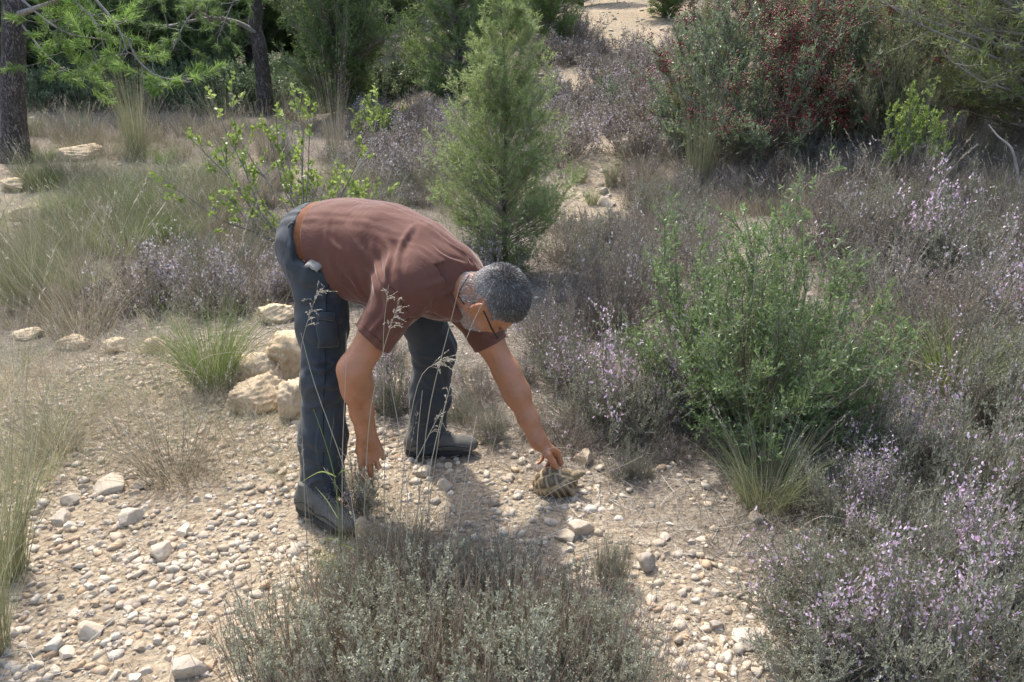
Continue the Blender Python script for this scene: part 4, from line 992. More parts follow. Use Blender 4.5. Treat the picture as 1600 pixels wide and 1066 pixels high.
DRY = [bushproto('dry_thyme', (M_twig, M_dry), flmat=M_pale_fl, seed=s, flow=.03, fl_size=.008, **T2) for s in (6, 7, 8)]
PALE = bushproto('pale_thyme', (M_twig, M_dry), flmat=M_pale_fl, seed=15, flow=.16, fl_size=.009, **T_)
T3 = dict(R=.28, H=.26, nstem=46, ntwig=10, nleaf=8, leaf=.017, lw=.007, stem_r=.0022, twl=.28, up=.5)
FAR = [bushproto('far_thyme', (M_twig, M_dry), flmat=M_pale_fl, seed=s, flow=.14, fl_size=.011, **T3) for s in (9, 10)]
w, l, f = bushmesh(seed=21, R=.26, H=.30, nstem=150, ntwig=5, nleaf=9, leaf=.0095, lw=.0042, stem_r=.0013, twl=.14, up=1.0, zmin=.45, tuft=.45, lift=.6, bare=.35)
rs = np.random.RandomState(31)
def heathproto(seed):
    w, l, f = bushmesh(seed=seed, R=.25, H=.20, nstem=100, ntwig=11, nleaf=14, leaf=.009, lw=.0040, stem_r=.0011, twl=.22, up=.9, zmin=.25, tuft=.5, lift=.5, bare=.3)
    rs = np.random.RandomState(seed); n = 270; b = np.c_[rs.uniform(-1, 1, (n, 2))*.22, rs.uniform(0, .07, n)]; k = (b[:, 0]**2+b[:, 1]**2) < .21**2; b = b[k]; n = len(b)
    st = curves(b, nrm(np.c_[b[:, :2]*1.2+rs.normal(size=(n, 2))*.13, np.ones(n)]), rs.uniform(.09, .22, n), 4, rs.normal(size=(n, 3))*.12)
    up_ = MB(); up_.tubes(st, np.array([[.0010, .0009, .0008, .0005]]), np.clip(.45+.25*rs.normal(size=n), 0, 1), 0)
    m = n*7; j = np.repeat(np.arange(n), 7); p, d = along(st, j, rs.uniform(.45, 1, m)); up_.leaves(p, nrm(d+rs.normal(size=(m, 3))*.45), .0062, .0018, np.clip(.5+.25*rs.normal(size=m), 0, 1), 0, rs)
    return proto([('stem', w.mesh('stem', [M_twig])), ('foliage', l.mesh('foliage', [M_rosette])), ('dry_stalks', up_.mesh('dry_stalks', [M_stalk]))], .26, .30)
HEATH = [heathproto(s) for s in (22, 23, 24)]
def grassproto(mat, seed, n, R, L, w, name='blades', hm=None, **k):
    mb, hd = grassmesh(seed, n, R, L, w, **k); parts = [(name, mb.mesh(name, [mat]))]
    if hd: parts.append(('flower_stalks', hd.mesh('flower_stalks', [hm or M_straw])))
    return proto(parts, R+L*.45, L*.85)
G_green = [grassproto(M_grass, 41, 620, .085, .40, .0024, spread=.75, droop=.75, base=.38, culms=7, cl=1.25), grassproto(M_grass, 42, 420, .08, .36, .0024, spread=.8, droop=.8, base=.5, culms=4, cl=1.3)]
G_olive = [grassproto(M_olive, s, 420, .11, .50, .0028, spread=.55, droop=.55, base=b, culms=c, cl=1.35) for s, b, c in ((43, .35, 8), (44, .5, 12), (45, .6, 6))]
G_straw = [grassproto(M_straw, s, 260, .10, .34, .0022, spread=.8, droop=.6, base=b, culms=c, cl=1.4, wob=.01) for s, b, c in ((46, .4, 6), (47, .25, 9), (48, .5, 0))]
G_wisp = [grassproto(M_straw, s, 85, .10, .50, .0019, spread=.95, droop=.45, base=b, culms=5, cl=1.2, wob=.012) for s, b in ((51, .65), (52, .45))]+[grassproto(M_olive, 53, 110, .10, .45, .0019, spread=.9, droop=.5, base=.7, culms=3, cl=1.2, wob=.012)]
G_tall = [grassproto(M_olive, 49, 300, .16, .85, .0045, spread=.3, droop=.35, base=.5, culms=26, cl=1.25), grassproto(M_straw, 50, 220, .14, .75, .004, spread=.35, droop=.4, base=.45, culms=20, cl=1.2)]
BUSH = bushproto('bush', (M_twig, M_bush), seed=61, irr=.35, R=.54, H=.92, nstem=150, ntwig=20, nleaf=18, leaf=.021, lw=.0066, stem_r=.0030, twl=.17, up=.35, zmin=.05, bare=.34, leafspread=.8, wob=.05)
SPRIG = bushproto('sprig', (M_branch, M_lent), seed=62, R=.85, H=1.25, nstem=30, ntwig=8, nleaf=13, leaf=.040, lw=.026, stem_r=.0065, twl=.18, up=.4, zmin=.08, tuft=.35, bare=.35, leafspread=.8, wob=.04, colvar=.18)
LIME = bushproto('lime', (M_branch, M_lent), seed=63, R=.40, H=.85, nstem=34, ntwig=10, nleaf=12, leaf=.034, lw=.018, stem_r=.005, twl=.16, up=.5, zmin=.3, tuft=.3, bare=.4, leafspread=.8, wob=.03)
PIST = bushproto('pist', (M_branch, M_pist), flowname='berries', flmat=M_berry, seed=64, R=1.2, H=2.1, nstem=110, ntwig=24, nleaf=14, leaf=.045, lw=.016, stem_r=.010, twl=.13, up=.3, zmin=.1, bare=.45, flow=.24, fl_size=.020, berries=1, fmin=.55, wob=.03)
PIST2 = bushproto('pist2', (M_branch, M_pist), flowname='berries', flmat=M_berry, seed=65, R=.5, H=.8, nstem=34, ntwig=12, nleaf=9, leaf=.038, lw=.016, stem_r=.006, twl=.2, up=.4, zmin=.15, bare=.4, flow=.22, fl_size=.015, berries=1, fmin=.5)
UNDER = bushproto('under', (M_twig, M_pist), seed=68, R=.5, H=.6, nstem=50, ntwig=12, nleaf=12, leaf=.04, lw=.018, stem_r=.005, twl=.22, up=.3, zmin=.05, bare=.3)
BROOM = bushproto('broom', (M_twig, M_broom), seed=66, R=.65, H=1.75, nstem=110, ntwig=18, nleaf=12, leaf=.055, lw=.007, stem_r=.005, twl=.16, up=.9, zmin=.35, bare=.3, leafspread=.45, lift=.5)
SILV = bushproto('silv', (M_branch, M_silver), seed=67, R=.5, H=.55, nstem=60, ntwig=12, nleaf=9, leaf=.024, lw=.008, stem_r=.003, twl=.2, up=.4, leafspread=.8)
def coniferproto(mat, **k):
    t, c = conifermesh(**k); return proto([('trunk', t.mesh('trunk', [M_bark], True)), ('crown', c.mesh('crown', [M_branch, mat]))], k['R'], k['H'])
YOUNG = coniferproto(M_need_s, seed=71, H=1.95, R=.52, nb=290, ntw=18, nn=16, needle=.034, nw=.0038, shape=.92, z0=.02, trunk_r=.018, up=.75, twl=.34, jag=.2, spread=.6)
C1 = [coniferproto(M_need, seed=s, H=6.0, R=1.55, nb=250, ntw=20, nn=14, needle=.13, nw=.014, shape=.7, z0=.02, trunk_r=.10, up=.45, twl=.30, jag=.3) for s in (72, 73)]
C2 = coniferproto(M_need_b, seed=74, H=4.0, R=1.3, nb=170, ntw=18, nn=14, needle=.11, nw=.011, shape=.75, z0=.02, trunk_r=.07, up=.6, twl=.32, jag=.3)
C5 = coniferproto(M_need_s, seed=76, H=4.4, R=2.0, nb=210, ntw=26, nn=16, needle=.075, nw=.0075, shape=.45, z0=.06, trunk_r=.09, up=.2, twl=.26, jag=.35)
C3 = coniferproto(M_need, seed=75, H=7.5, R=2.6, nb=230, ntw=24, nn=15, needle=.17, nw=.019, shape=.5, z0=.03, trunk_r=.15, up=.35, twl=.28, jag=.35)

def place(pr, name, loc, s, rz, label, cat, group=None, hs=1.0, tilt=None):
    root = empty(name, loc, rz, (s, s, s*hs)); tag(root, label, cat, group)
    if tilt: root.rotation_euler[0], root.rotation_euler[1] = tilt
    for n, me in pr['parts']:
        c = obj(n, me, root)
        if n in ('flowers', 'berries'): c['kind'] = 'stuff'
    return root
R0 = random.Random(9)
FEET = [(-.62, 2.33), (-.72, 2.42), (-.30, 2.85), (.14, 2.56), (.22, 2.5)]
occupied = []
def clear(x, y, r):
    for fx, fy in FEET:
        if (x-fx)**2+(y-fy)**2 < (r+.12)**2: return False
    return True
def putpx(pr, name, px, py, wpx, label, cat, group=None, hpx=None, rz=None, sink=.0):
    p = ground(px, py); dep = project(p)[2]; s = wpx*dep/FPX/(2*pr['R']); hs = 1.0
    if hpx: hs = (hpx*dep/FPX/math.cos(PITCH))/(pr['H']*s)
    p[2] = float(hgt(p[0], p[1]))-sink
    occupied.append((p[0], p[1], s*pr['R']))
    return place(pr, name, p, s, R0.uniform(0, 6.28) if rz is None else rz, label, cat, group, hs)

# ================================================================== the named plants of the photograph
BU = 'shrub'
putpx(BUSH, 'green_shrub', 1165, 665, 400, 'big green leafy shrub with narrow shiny leaves, right of the tortoise', BU, hpx=345, rz=.4)
H_ = 'lilac flowering thyme'
hero = [
 (965, 672, 230, 165, 0, 'lilac flowering thyme in front of the wheel-shaped gap, just above and right of the tortoise'),
 (1075, 655, 190, 150, 1, 'lilac flowering thyme at the left foot of the big green shrub'),
 (880, 600, 150, 110, 2, 'small lilac thyme just right of the man\'s outstretched arm'),
 (1330, 1005, 300, 210, 0, 'large lilac flowering thyme at the lower right, leftmost of that bank'),
 (1505, 1090, 330, 250, 1, 'large lilac flowering thyme in the bottom right corner'),
 (1490, 930, 260, 200, 2, 'lilac thyme in the middle of the lower right bank'),
 (1345, 830, 200, 140, 1, 'lilac thyme beside the right-hand grass tussock'),
 (1560, 800, 260, 230, 0, 'tall pale lilac thyme at the right edge, below the arching grass'),
 (1425, 740, 200, 150, 2, 'lilac thyme in front of the grey mound at the right'),
 (1470, 430, 210, 150, 0, 'bright lilac thyme on the slope at the upper right'),
 (1575, 500, 170, 120, 2, 'lilac thyme at the right edge, halfway up the picture'),
 (765, 440, 150, 85, 1, 'lilac thyme under the young pine, behind the man\'s neck'),
 (240, 480, 190, 115, 9, 'pale lilac thyme behind the row of stones at the left'),
 (430, 470, 120, 90, 9, 'pale lilac thyme right above the pile of ochre rocks'), (345, 485, 150, 110, 9, 'pale lilac thyme between the left grasses and the ochre rocks'),
 (615, 640, 120, 120, 1, 'small lilac thyme seen between the man\'s legs'),
 (1235, 745, 90, 60, 2, 'little lilac thyme behind the right-hand grass tussock')]
for px, py, w_, h_, v, lab in hero:
    if 'wheel' in lab: lab = 'lilac flowering thyme just above and right of the tortoise'
    putpx(THY[v] if v < 5 else PALE, 'thyme_shrub', px, py, w_, lab, 'thyme', 'lilac flowering thyme shrubs', h_, sink=.01)
putpx(THY_few[0], 'thyme_shrub', 1320, 660, 190, 'grey-green thyme mound with few flowers, right foot of the big green shrub', 'thyme', 'nearly flowerless thyme shrubs', 150)
putpx(THY_few[1], 'thyme_shrub', 1540, 660, 250, 'broad grey-green thyme under the arching grass at the right edge', 'thyme', 'nearly flowerless thyme shrubs', 150)
putpx(THY_few[0], 'thyme_shrub', 1130, 560, 220, 'grey-green thyme behind and left of the big green shrub', 'thyme', 'nearly flowerless thyme shrubs', 150)
putpx(THY_few[1], 'thyme_shrub', 985, 745, 90, 'low grey-green sprig of thyme right of the tortoise', 'thyme', 'nearly flowerless thyme shrubs', 60)
putpx(THY_few[1], 'thyme_shrub', 560, 800, 110, 'low thyme between the near shoe and the hanging hand', 'thyme', 'nearly flowerless thyme shrubs', 95)
putpx(THY_few[0], 'thyme_shrub', 770, 690, 70, 'low grey thyme right of the far shoe', 'thyme', 'nearly flowerless thyme shrubs', 55)
putpx(DRY[0], 'dry_thyme_shrub', 1440, 560, 300, 'brown dry thyme mound behind the arching grass on the right', 'thyme', 'dry brown thyme shrubs', 190)
putpx(DRY[1], 'dry_thyme_shrub', 1300, 400, 230, 'dry brown thyme behind the top of the big green shrub', 'thyme', 'dry brown thyme shrubs', 130)
putpx(DRY[2], 'dry_thyme_shrub', 1560, 400, 150, 'dry brown thyme at the right edge above the bright lilac one', 'thyme', 'dry brown thyme shrubs', 110)
putpx(DRY[0], 'dry_thyme_shrub', 960, 520, 200, 'tall dry brown thyme behind the lilac ones, right of the man\'s head', 'thyme', 'dry brown thyme shrubs', 170)
putpx(DRY[1], 'dry_thyme_shrub', 870, 545, 130, 'dry grey thyme directly right of the man\'s face', 'thyme', 'dry brown thyme shrubs', 90)
# foreground heath: overlapping clumps of one low mass
for i, (px, py, w_, h_, lab) in enumerate([
   (470, 1075, 290, 200, 'grey heath clump with brown stalks, leftmost in the bottom foreground'), (640, 1010, 280, 190, 'grey heath clump with brown stalks, second from the left in the foreground'),
   (790, 1075, 320, 230, 'grey heath clump with silvery rosettes, middle of the bottom foreground'), (900, 1020, 260, 160, 'grey heath clump with brown stalks, just below the white stones'),
   (960, 1100, 240, 180, 'grey heath clump, rightmost at the bottom edge'), (620, 1130, 330, 230, 'grey heath clump at the bottom edge below the green reed'),
   (560, 950, 200, 130, 'small heath clump in front of the near shoe'), (760, 940, 230, 130, 'small heath clump in front of the shaded stones')]):
    putpx(HEATH[i % 3], 'heath_clump', px, py, w_, lab, 'heath', 'heath clumps in the foreground', h_)
putpx(HEATH[1], 'heath_clump', 955, 915, 75, 'thin grey leafless twiglet right of the white stones', 'heath', None, 110)
# grasses
GR = 'grass'
for pr, px, py, w_, h_, lab in [
   (G_green[0], 335, 605, 170, 175, 'vivid green grass tussock left of the ochre rocks'),
   (G_olive[0], 1195, 790, 215, 135, 'green grass tussock in front of the big green shrub'),
   (G_olive[1], 1165, 690, 150, 190, 'tall thin olive grass at the foot of the big green shrub'),
   (G_green[1], 1490, 610, 210, 170, 'arching yellow-green grass between the thymes on the right'),
   (G_straw[0], 270, 745, 220, 120, 'sprawling dry tussock in the middle of the stony path'),
   (G_straw[1], 130, 520, 210, 150, 'hazy straw tussock behind the left row of stones'),
   (G_olive[2], 45, 480, 150, 170, 'olive grass clump at the left edge'),
   (G_olive[1], 0, 900, 230, 260, 'hanging olive grass cut by the left edge of the picture'), (G_wisp[2], 10, 790, 330, 300, 'green-grey grass at the left edge, nearest of all the grasses'),
   (G_straw[2], 90, 700, 170, 110, 'thin straw grass on the path near the left edge'),
   (G_olive[2], -30, 1020, 260, 330, 'wispy grass in the bottom left corner'),
   (G_tall[0], 215, 245, 90, 130, 'tall yellow-green reed clump in front of the dark wood'),
   (G_tall[1], 420, 255, 90, 80, 'dry straw clump at the foot of the far pine trunk'),
   (G_olive[1], 955, 292, 50, 62, 'small grey-green tussock on the pale gully'),
   (G_olive[2], 905, 285, 60, 45, 'small grey-green tussock left of its twin on the gully'),
   (G_olive[0], 925, 320, 45, 35, 'tiny round tussock beside the lone stone on the gully'),
   (G_tall[1], 525, 250, 80, 120, 'straw clump among the light green sprigs'),
   (G_tall[0], 1090, 300, 110, 150, 'tall yellow grass left of the red berried bush'),
   (G_tall[0], 1150, 255, 90, 110, 'yellow grass at the foot of the red berried bush'),
   (G_straw[0], 640, 860, 150, 110, 'dry straw tussock in the shade right of the near shoe'),
   (G_straw[1], 690, 900, 150, 130, 'dry grey tussock behind the heath in the foreground'),
   (G_straw[1], 610, 900, 170, 150, 'grey straw standing among the stalks in front of the man'), (G_wisp[2], 500, 960, 200, 190, 'green and straw blades standing in the left part of the heath'), (G_wisp[1], 800, 990, 220, 170, 'straw blades standing in the middle of the heath'), (G_green[1], 520, 900, 70, 90, 'few green grass blades at the foot of the reed'), (G_straw[2], 530, 760, 110, 60, 'low dry tuft under the hanging hand'),
   (G_straw[0], 1330, 560, 150, 110, 'dry straw under the right side of the big green shrub'),
   (G_olive[1], 1560, 330, 120, 70, 'dull grass below the overhanging pine branches')]:
    putpx(pr, 'grass_tussock', px, py, w_, lab, GR, 'grass tussocks', h_)
# left meadow: olive and straw grass
def fill(n, x0, x1, y0, y1, md, fn, seed, nobare=.5):
    rs = random.Random(seed); pts = []; k = 0
    while len(pts) < n and k < n*60:
        k += 1; px, py = rs.uniform(x0, x1), rs.uniform(y0, y1); p = ground(px, py); d = project(p)[2]
        if not clear(p[0], p[1], md*.5): continue
        if nobare and float(bare(p[0], p[1])) > nobare: continue
        if any((p[0]-q[0])**2+(p[1]-q[1])**2 < (md*(.6+.5*rs.random()))**2 for q in pts): continue
        pts.append(p); fn(p, rs, px, py)
def mk(prs, name, smin, smax, label, cat, group, hs=(.85, 1.2)):
    def f(p, rs, px, py):
        pr = rs.choice(prs); s = rs.uniform(smin, smax); z = float(hgt(p[0], p[1]))-.01
        place(pr, name, (p[0], p[1], z), s, rs.uniform(0, 6.28), label, cat, group, rs.uniform(*hs))
    return f
fill(60, 60, 360, 250, 400, .30, mk(G_olive+[G_green[0], G_straw[1]], 'grass_tussock', .8, 1.25, 'olive grass tussock in the meadow at the left', GR, 'olive tussocks of the left meadow'), 1)
fill(40, 30, 440, 200, 330, .42, mk(G_straw, 'grass_tussock', 1.1, 1.7, 'pale straw tussock of the left meadow and its edge', GR, 'straw tussocks of the left meadow'), 2)
fill(16, 130, 620, 185, 240, 1.0, mk([G_tall[1]]+G_straw, 'grass_tussock', .8, 1.2, 'dry straw grass along the edge of the wood', GR, 'straw grass along the wood edge'), 3)
fill(36, 520, 730, 240, 430, .33, mk(G_olive+G_straw, 'grass_tussock', .7, 1.1, 'fine grass between the light green sprigs and the young pine', GR, 'grass left of the young pine'), 4)
fill(40, 300, 680, 250, 480, .32, mk(DRY+THY_few, 'thyme_shrub', .8, 1.3, 'dry thyme bush behind the man, below the light green sprigs', 'thyme', 'dry thyme behind the man'), 5)
fill(30, 560, 730, 175, 290, .5, mk(FAR, 'thyme_shrub', 1.3, 2.0, 'greyish purple thyme left of the young pine', 'thyme', 'purple-grey thyme left of the young pine'), 6)
fill(70, 840, 1130, 50, 260, .55, mk(FAR, 'thyme_shrub', 1.5, 2.5, 'grey thyme mound on the slope right of the young pine', 'thyme', 'grey thyme mounds on the far slope'), 7)
fill(50, 1000, 1420, 235, 340, .38, mk(DRY+G_straw, 'dry_thyme_shrub', 1.0, 1.6, 'dry brown growth in front of the red berried bush', 'thyme', 'dry growth in front of the berried bush'), 8)
fill(50, 880, 1110, 290, 520, .27, mk(DRY+THY_few+[G_straw[1]], 'dry_thyme_shrub', .7, 1.2, 'grey thyme tuft on the ground between the young pine and the big green shrub', 'thyme', 'thyme between young pine and green shrub'), 9)
fill(60, 1300, 1640, 225, 480, .32, mk(DRY+DRY+THY_few, 'dry_thyme_shrub', .9, 1.5, 'brown-grey thyme on the right-hand slope', 'thyme', 'brown-grey thyme of the right slope'), 10)
fill(10, 1380, 1620, 480, 620, .35, mk(DRY, 'dry_thyme_shrub', .9, 1.3, 'brown thyme in the hollow at the right', 'thyme', 'brown thyme in the right hollow'), 11)
fill(26, 1240, 1620, 700, 1100, .26, mk(THY_few, 'thyme_shrub', .55, .95, 'small thyme plant filling the lower right bank', 'thyme', 'small thymes of the lower right bank', (.7, 1.0)), 12)
fill(95, -60, 470, 545, 750, .13, mk(G_wisp, 'grass_tussock', .45, .95, 'thin dry tuft on the stony path', GR, 'thin dry tufts on the path', (.7, 1.1)), 13, 0)
fill(14, 860, 1180, 640, 720, .22, mk(THY_few+DRY, 'thyme_shrub', .35, .6, 'tiny thyme sprig on the ground behind the tortoise', 'thyme', 'tiny thymes behind the tortoise'), 14)
fill(12, 600, 860, 560, 680, .22, mk(DRY+THY_few+G_straw, 'dry_thyme_shrub', .4, .7, 'tiny dry plant on the ground between the man\'s arms', 'thyme', 'tiny dry plants between the arms'), 15)
fill(26, 20, 420, 200, 330, .55, mk(G_tall+[G_tall[1]], 'grass_tussock', .45, .75, 'tall straw grass standing in the far left meadow', GR, 'tall straw grass of the left meadow'), 17)
fill(30, 40, 430, 330, 470, .33, mk([G_wisp[0], G_wisp[2], G_straw[0], G_straw[1]], 'grass_tussock', .9, 1.4, 'tall thin straw grass in the near left meadow', GR, 'thin straw grass of the near left meadow', (1.0, 1.4)), 18)
fill(24, 0, 160, 400, 510, .3, mk(G_straw+[G_olive[0]], 'grass_tussock', .7, 1.0, 'dry grass just behind the row of stones at the left', GR, 'dry grass behind the left stones'), 16)

fill(26, -420, -20, 215, 480, .5, mk(G_olive+G_straw, 'grass_tussock', .9, 1.4, 'grass tussock beyond the left edge of the picture', GR, 'grass beyond the left edge'), 31)
fill(22, 1620, 2000, 240, 900, .45, mk(DRY+THY_few, 'thyme_shrub', .9, 1.4, 'thyme beyond the right edge of the picture', 'thyme', 'thyme beyond the right edge'), 32)
fill(12, 1120, 1330, 520, 640, .25, mk(THY_few+DRY, 'thyme_shrub', .6, .9, 'grey thyme growing under the big green shrub', 'thyme', 'thyme under the big green shrub'), 33)
# mid-distance shrubs
putpx(SPRIG, 'sprig_shrub', 465, 385, 350, 'open shrub with bright light green leaves behind the man\'s hips', BU, hpx=225, rz=1.0)
putpx(LIME, 'sprig_shrub', 1415, 285, 118, 'small lime green shrub in front of the dark bushes at the upper right', BU, hpx=145)
putpx(PIST, 'berry_bush', 1185, 238, 330, 'large bush full of dark red berries, left one of the pair', BU, 'red berried bushes', 300, rz=.3)
putpx(PIST, 'berry_bush', 1310, 215, 280, 'large bush with dark red berries, the right one touching the pine branches', BU, 'red berried bushes', 280, rz=2.1)
putpx(PIST2, 'berry_bush', 985, 190, 110, 'small bush with a few dark red berries on the open slope', BU, None, 80)
putpx(PIST2, 'berry_bush', 1075, 190, 110, 'small green bush with red berries beside the yellow broom', BU, None, 75, rz=2)
putpx(BROOM, 'broom_shrub', 1085, 225, 130, 'feathery yellow-green broom left of the red berried bush', BU, None, 170)
putpx(BROOM, 'broom_shrub', 1385, 240, 170, 'feathery yellow-green broom between berries and pine', BU, None, 190, rz=2)
putpx(BROOM, 'broom_shrub', 1130, 130, 130, 'pale broom up the slope behind the berries', BU, None, 140, rz=4)
putpx(SILV, 'silver_shrub', 1268, 252, 105, 'silvery grey shrub in the shade under the red berries', BU, None, 70)
putpx(SILV, 'silver_shrub', 120, 215, 90, 'silvery grey shrub near the big pine trunk', BU, None, 35)
putpx(SILV, 'silver_shrub', 445, 250, 60, 'silvery sprig in front of the far pine trunk', BU, None, 60)
putpx(LIME, 'sprig_shrub', 590, 225, 90, 'low light green shrub left of the middle pines', BU, hpx=70, rz=2.2)
putpx(SILV, 'silver_shrub', 612, 150, 80, 'pale sunlit shrub in the gap between the dark pines', BU, None, 120)
putpx(LIME, 'sprig_shrub', 645, 140, 60, 'yellow-green shrub at the foot of the middle pine', BU, hpx=90, rz=.7)

# young pine and the wood
putpx(YOUNG, 'young_pine', 790, 428, 235, 'slender young pine standing alone behind the man\'s head', 'tree', None, 374, rz=.2)
def tree(pr, px, Y, H, label, group=None, w=1.0, name='pine_tree', rz=None):
    x = (px-800)/FPX*(Y*cP+.5); z = float(hgt(x, Y))-.05; s = H/pr['H']
    root = empty(name, (x, Y, z), R0.uniform(0, 6.28) if rz is None else rz, (s*w, s*w, s)); tag(root, label, 'tree', group)
    for n, me in pr['parts']: obj(n, me, root)
    return root
tree(C1[0], 535, 16.5, 5.4, 'dense dark green pine just right of the far pine trunk', None, .92)
tree(C1[1], 712, 16.0, 5.0, 'dense green pine directly behind the young pine, to its left', None, .95)
tree(C2, 395, 25.0, 6.0, 'light green pine seen behind the second trunk', None, 1.1)
tree(C2, 858, 20.0, 3.6, 'bright green pine to the right of the young pine\'s tip', None, .9)
tree(C2, 795, 23.0, 5.0, 'bright green pine behind the tip of the young pine', None, .95)
tree(C1[0], 1030, 24, 4.2, 'small dark pine on top of the slope beside the pale track', None, 1.15)
tree(C2, 905, 30.0, 5.0, 'green pine left of the pale track at the top', None, 1.0)
for px, Y, H in [(-120, 17, 7), (-60, 22, 8), (70, 21, 7), (130, 25, 8), (185, 19.5, 6.0), (250, 23, 7.5), (310, 20.5, 5.6), (365, 26, 8), (455, 28, 7), (575, 25, 7), (480, 31, 8), (640, 36, 8), (280, 33, 9), (100, 34, 9), (-150, 28, 9), (-230, 20, 7), (-330, 24, 8), (-450, 21, 7)]:
    tree(C3 if (px//5) % 2 else C1[1], px, Y, H, 'dark pine of the dense wood at the upper left', 'pines of the dark wood', 1.25)
for px, Y, H in [(760, 40, 8), (850, 46, 8), (960, 66, 8), (1120, 30, 5), (1190, 24, 4.5), (1260, 30, 6), (1340, 22, 5), (1440, 27, 6), (1530, 20, 5.5), (1610, 26, 7), (1700, 18, 6), (1060, 44, 8), (700, 52, 9), (600, 50, 9)]:
    tree(C3 if (px//10) % 2 else C1[0], px, Y, H, 'pine at the top of the slope behind the berried bushes and the track', 'pines at the top of the slope', 1.1)
tree(C5, 1610, 8.2, 4.4, 'pine at the right edge, nearest of the three there', None, 1.1, rz=.3)
tree(C5, 1510, 10.0, 5.0, 'spreading pine overhanging the right edge above the lime green shrub', None, .95, rz=1.4)
tree(C5, 1410, 12.5, 4.4, 'bushy pine behind the lime green shrub', None, 1.1)
fill(30, 60, 620, 152, 176, .9, mk([UNDER], 'undergrowth_shrub', 1.0, 2.0, 'shaded undergrowth shrub at the foot of the dark wood', BU, 'undergrowth of the dark wood'), 21)
fill(18, 1080, 1600, 40, 200, 1.4, mk([PIST2, BROOM, SILV], 'slope_shrub', .8, 1.3, 'green shrub high on the slope behind the berried bushes', BU, 'shrubs high on the slope'), 22)

# two pine trunks with limbs
def bigpine(px, pyb, rb, pts, limbs, label, nt_, seed, lmat, trunk_h=7):
    base = ground(px, pyb); Y = base[1]; root = empty('pine_tree', base); tag(root, label, 'tree')
    rs = np.random.RandomState(seed); bo = np.array(base)
    P_ = [base-[0, 0, .3]]+[P(a, b, Y+c) for a, b, c in pts]; P_.append(P_[-1]+nrm(P_[-1]-P_[-2])*trunk_h)
    t = np.linspace(0, 1, len(P_)); tt = np.linspace(0, 1, 30); c = np.stack([np.interp(tt, t, np.array(P_)[:, k]) for k in range(3)], 1)
    zz = c[:, 2]-base[2]; r = rb*(1+.45*np.exp(-np.maximum(zz, 0)/.25))*(1-.055*np.maximum(zz, 0)).clip(.3)
    mb = MB(); sides = 28; th = np.linspace(0, 2*PI, sides, endpoint=False)
    ring = np.stack([np.cos(th), np.sin(th), 0*th], 1)
    bumpy = 1+.06*np.sin(3*th+1)[None]*np.exp(-np.maximum(zz, 0)/.5)[:, None]+.025*rs.normal(size=(30, sides))
    V = c[:, None]+ring[None]*(r[:, None]*bumpy)[..., None]; g = np.arange(29)[:, None]*sides+np.arange(sides)[None]; g2 = np.arange(29)[:, None]*sides+(np.arange(sides)[None]+1) % sides
    mb.add(V.reshape(-1, 3)-bo, np.stack([g, g2, g2+sides, g+sides], -1).reshape(-1, 4), .5, 0)
    obj('trunk', mb.mesh('trunk', [M_bark], True), root)
    cr = MB()
    for li, (lp, r0, ntw, zone) in enumerate(limbs):
        L = np.array([P(a, b, Y+c_) for a, b, c_ in lp]); t = np.linspace(0, 1, len(L)); tt = np.linspace(0, 1, 12)
        l = np.stack([np.interp(tt, t, L[:, k]) for k in range(3)], 1); l[1:-1] = (l[:-2]+2*l[1:-1]+l[2:])/4
        cr.tubes((l-bo)[None], r0*np.linspace(1, .25, 12)[None], .5, 0, 7)
        q, d = along(l[None], np.zeros(ntw, int), rs.uniform(zone, 1, ntw))
        td = nrm(d*.5+rs.normal(size=(ntw, 3))*[.8, .8, .45]); tw = curves(q-bo, td, rs.uniform(.18, .55, ntw), 4, np.array([[0, 0, .25]])+rs.normal(size=(ntw, 3))*.2)
        cr.tubes(tw, r0*np.array([[.28, .22, .16, .1]]), .5, 0, 4)
        n = ntw*90; j = np.repeat(np.arange(ntw), 90); p, dd = along(tw, j, 1-.45*rs.uniform(0, 1, n)**1.4)
        cr.leaves(p, nrm(dd*.9+rs.normal(size=(n, 3))*.5), rs.uniform(.09, .16, n), .0085, np.clip(.45+rs.normal(size=ntw)[j]*.15+rs.normal(size=n)*.12, 0, 1), 1, rs, None, .5)
    obj('crown', cr.mesh('crown', [M_branch, lmat]), root)
bigpine(18, 252, .17, [(20, 150, 0), (22, 20, .1), (20, -120, .2)],
  [([(30, 22, 0), (70, 8, -.3), (120, -12, -.7)], .045, 5, .6), ([(30, -120, 0), (110, -40, -.8), (165, 15, -1.0), (190, 52, -1.1), (200, 85, -1.2)], .028, 9, .55),
   ([(200, 60, -1.2), (210, 88, -1.2), (235, 115, -1.3), (262, 124, -1.3), (300, 128, -1.4)], .016, 11, .55), ([(35, 0, 0), (75, 35, -.4), (110, 55, -.6), (165, 62, -.8)], .02, 22, .25),
   ([(35, -60, 0), (90, -20, -.5), (150, 30, -.9), (170, 95, -1.0)], .02, 24, .3), ([(35, 40, 0), (70, 85, -.3), (100, 110, -.4), (125, 118, -.4)], .015, 14, .3), 
   ([(20, -30, 0), (-30, 40, .3), (-60, 100, .4)], .02, 16, .3), ([(190, 60, -1.1), (185, 95, -1.1), (165, 110, -1.2), (150, 92, -1.2)], .014, 5, .5)],
  'big pine with a thick grey trunk at the left edge and light branches hanging right', 0, 81, M_need_b)
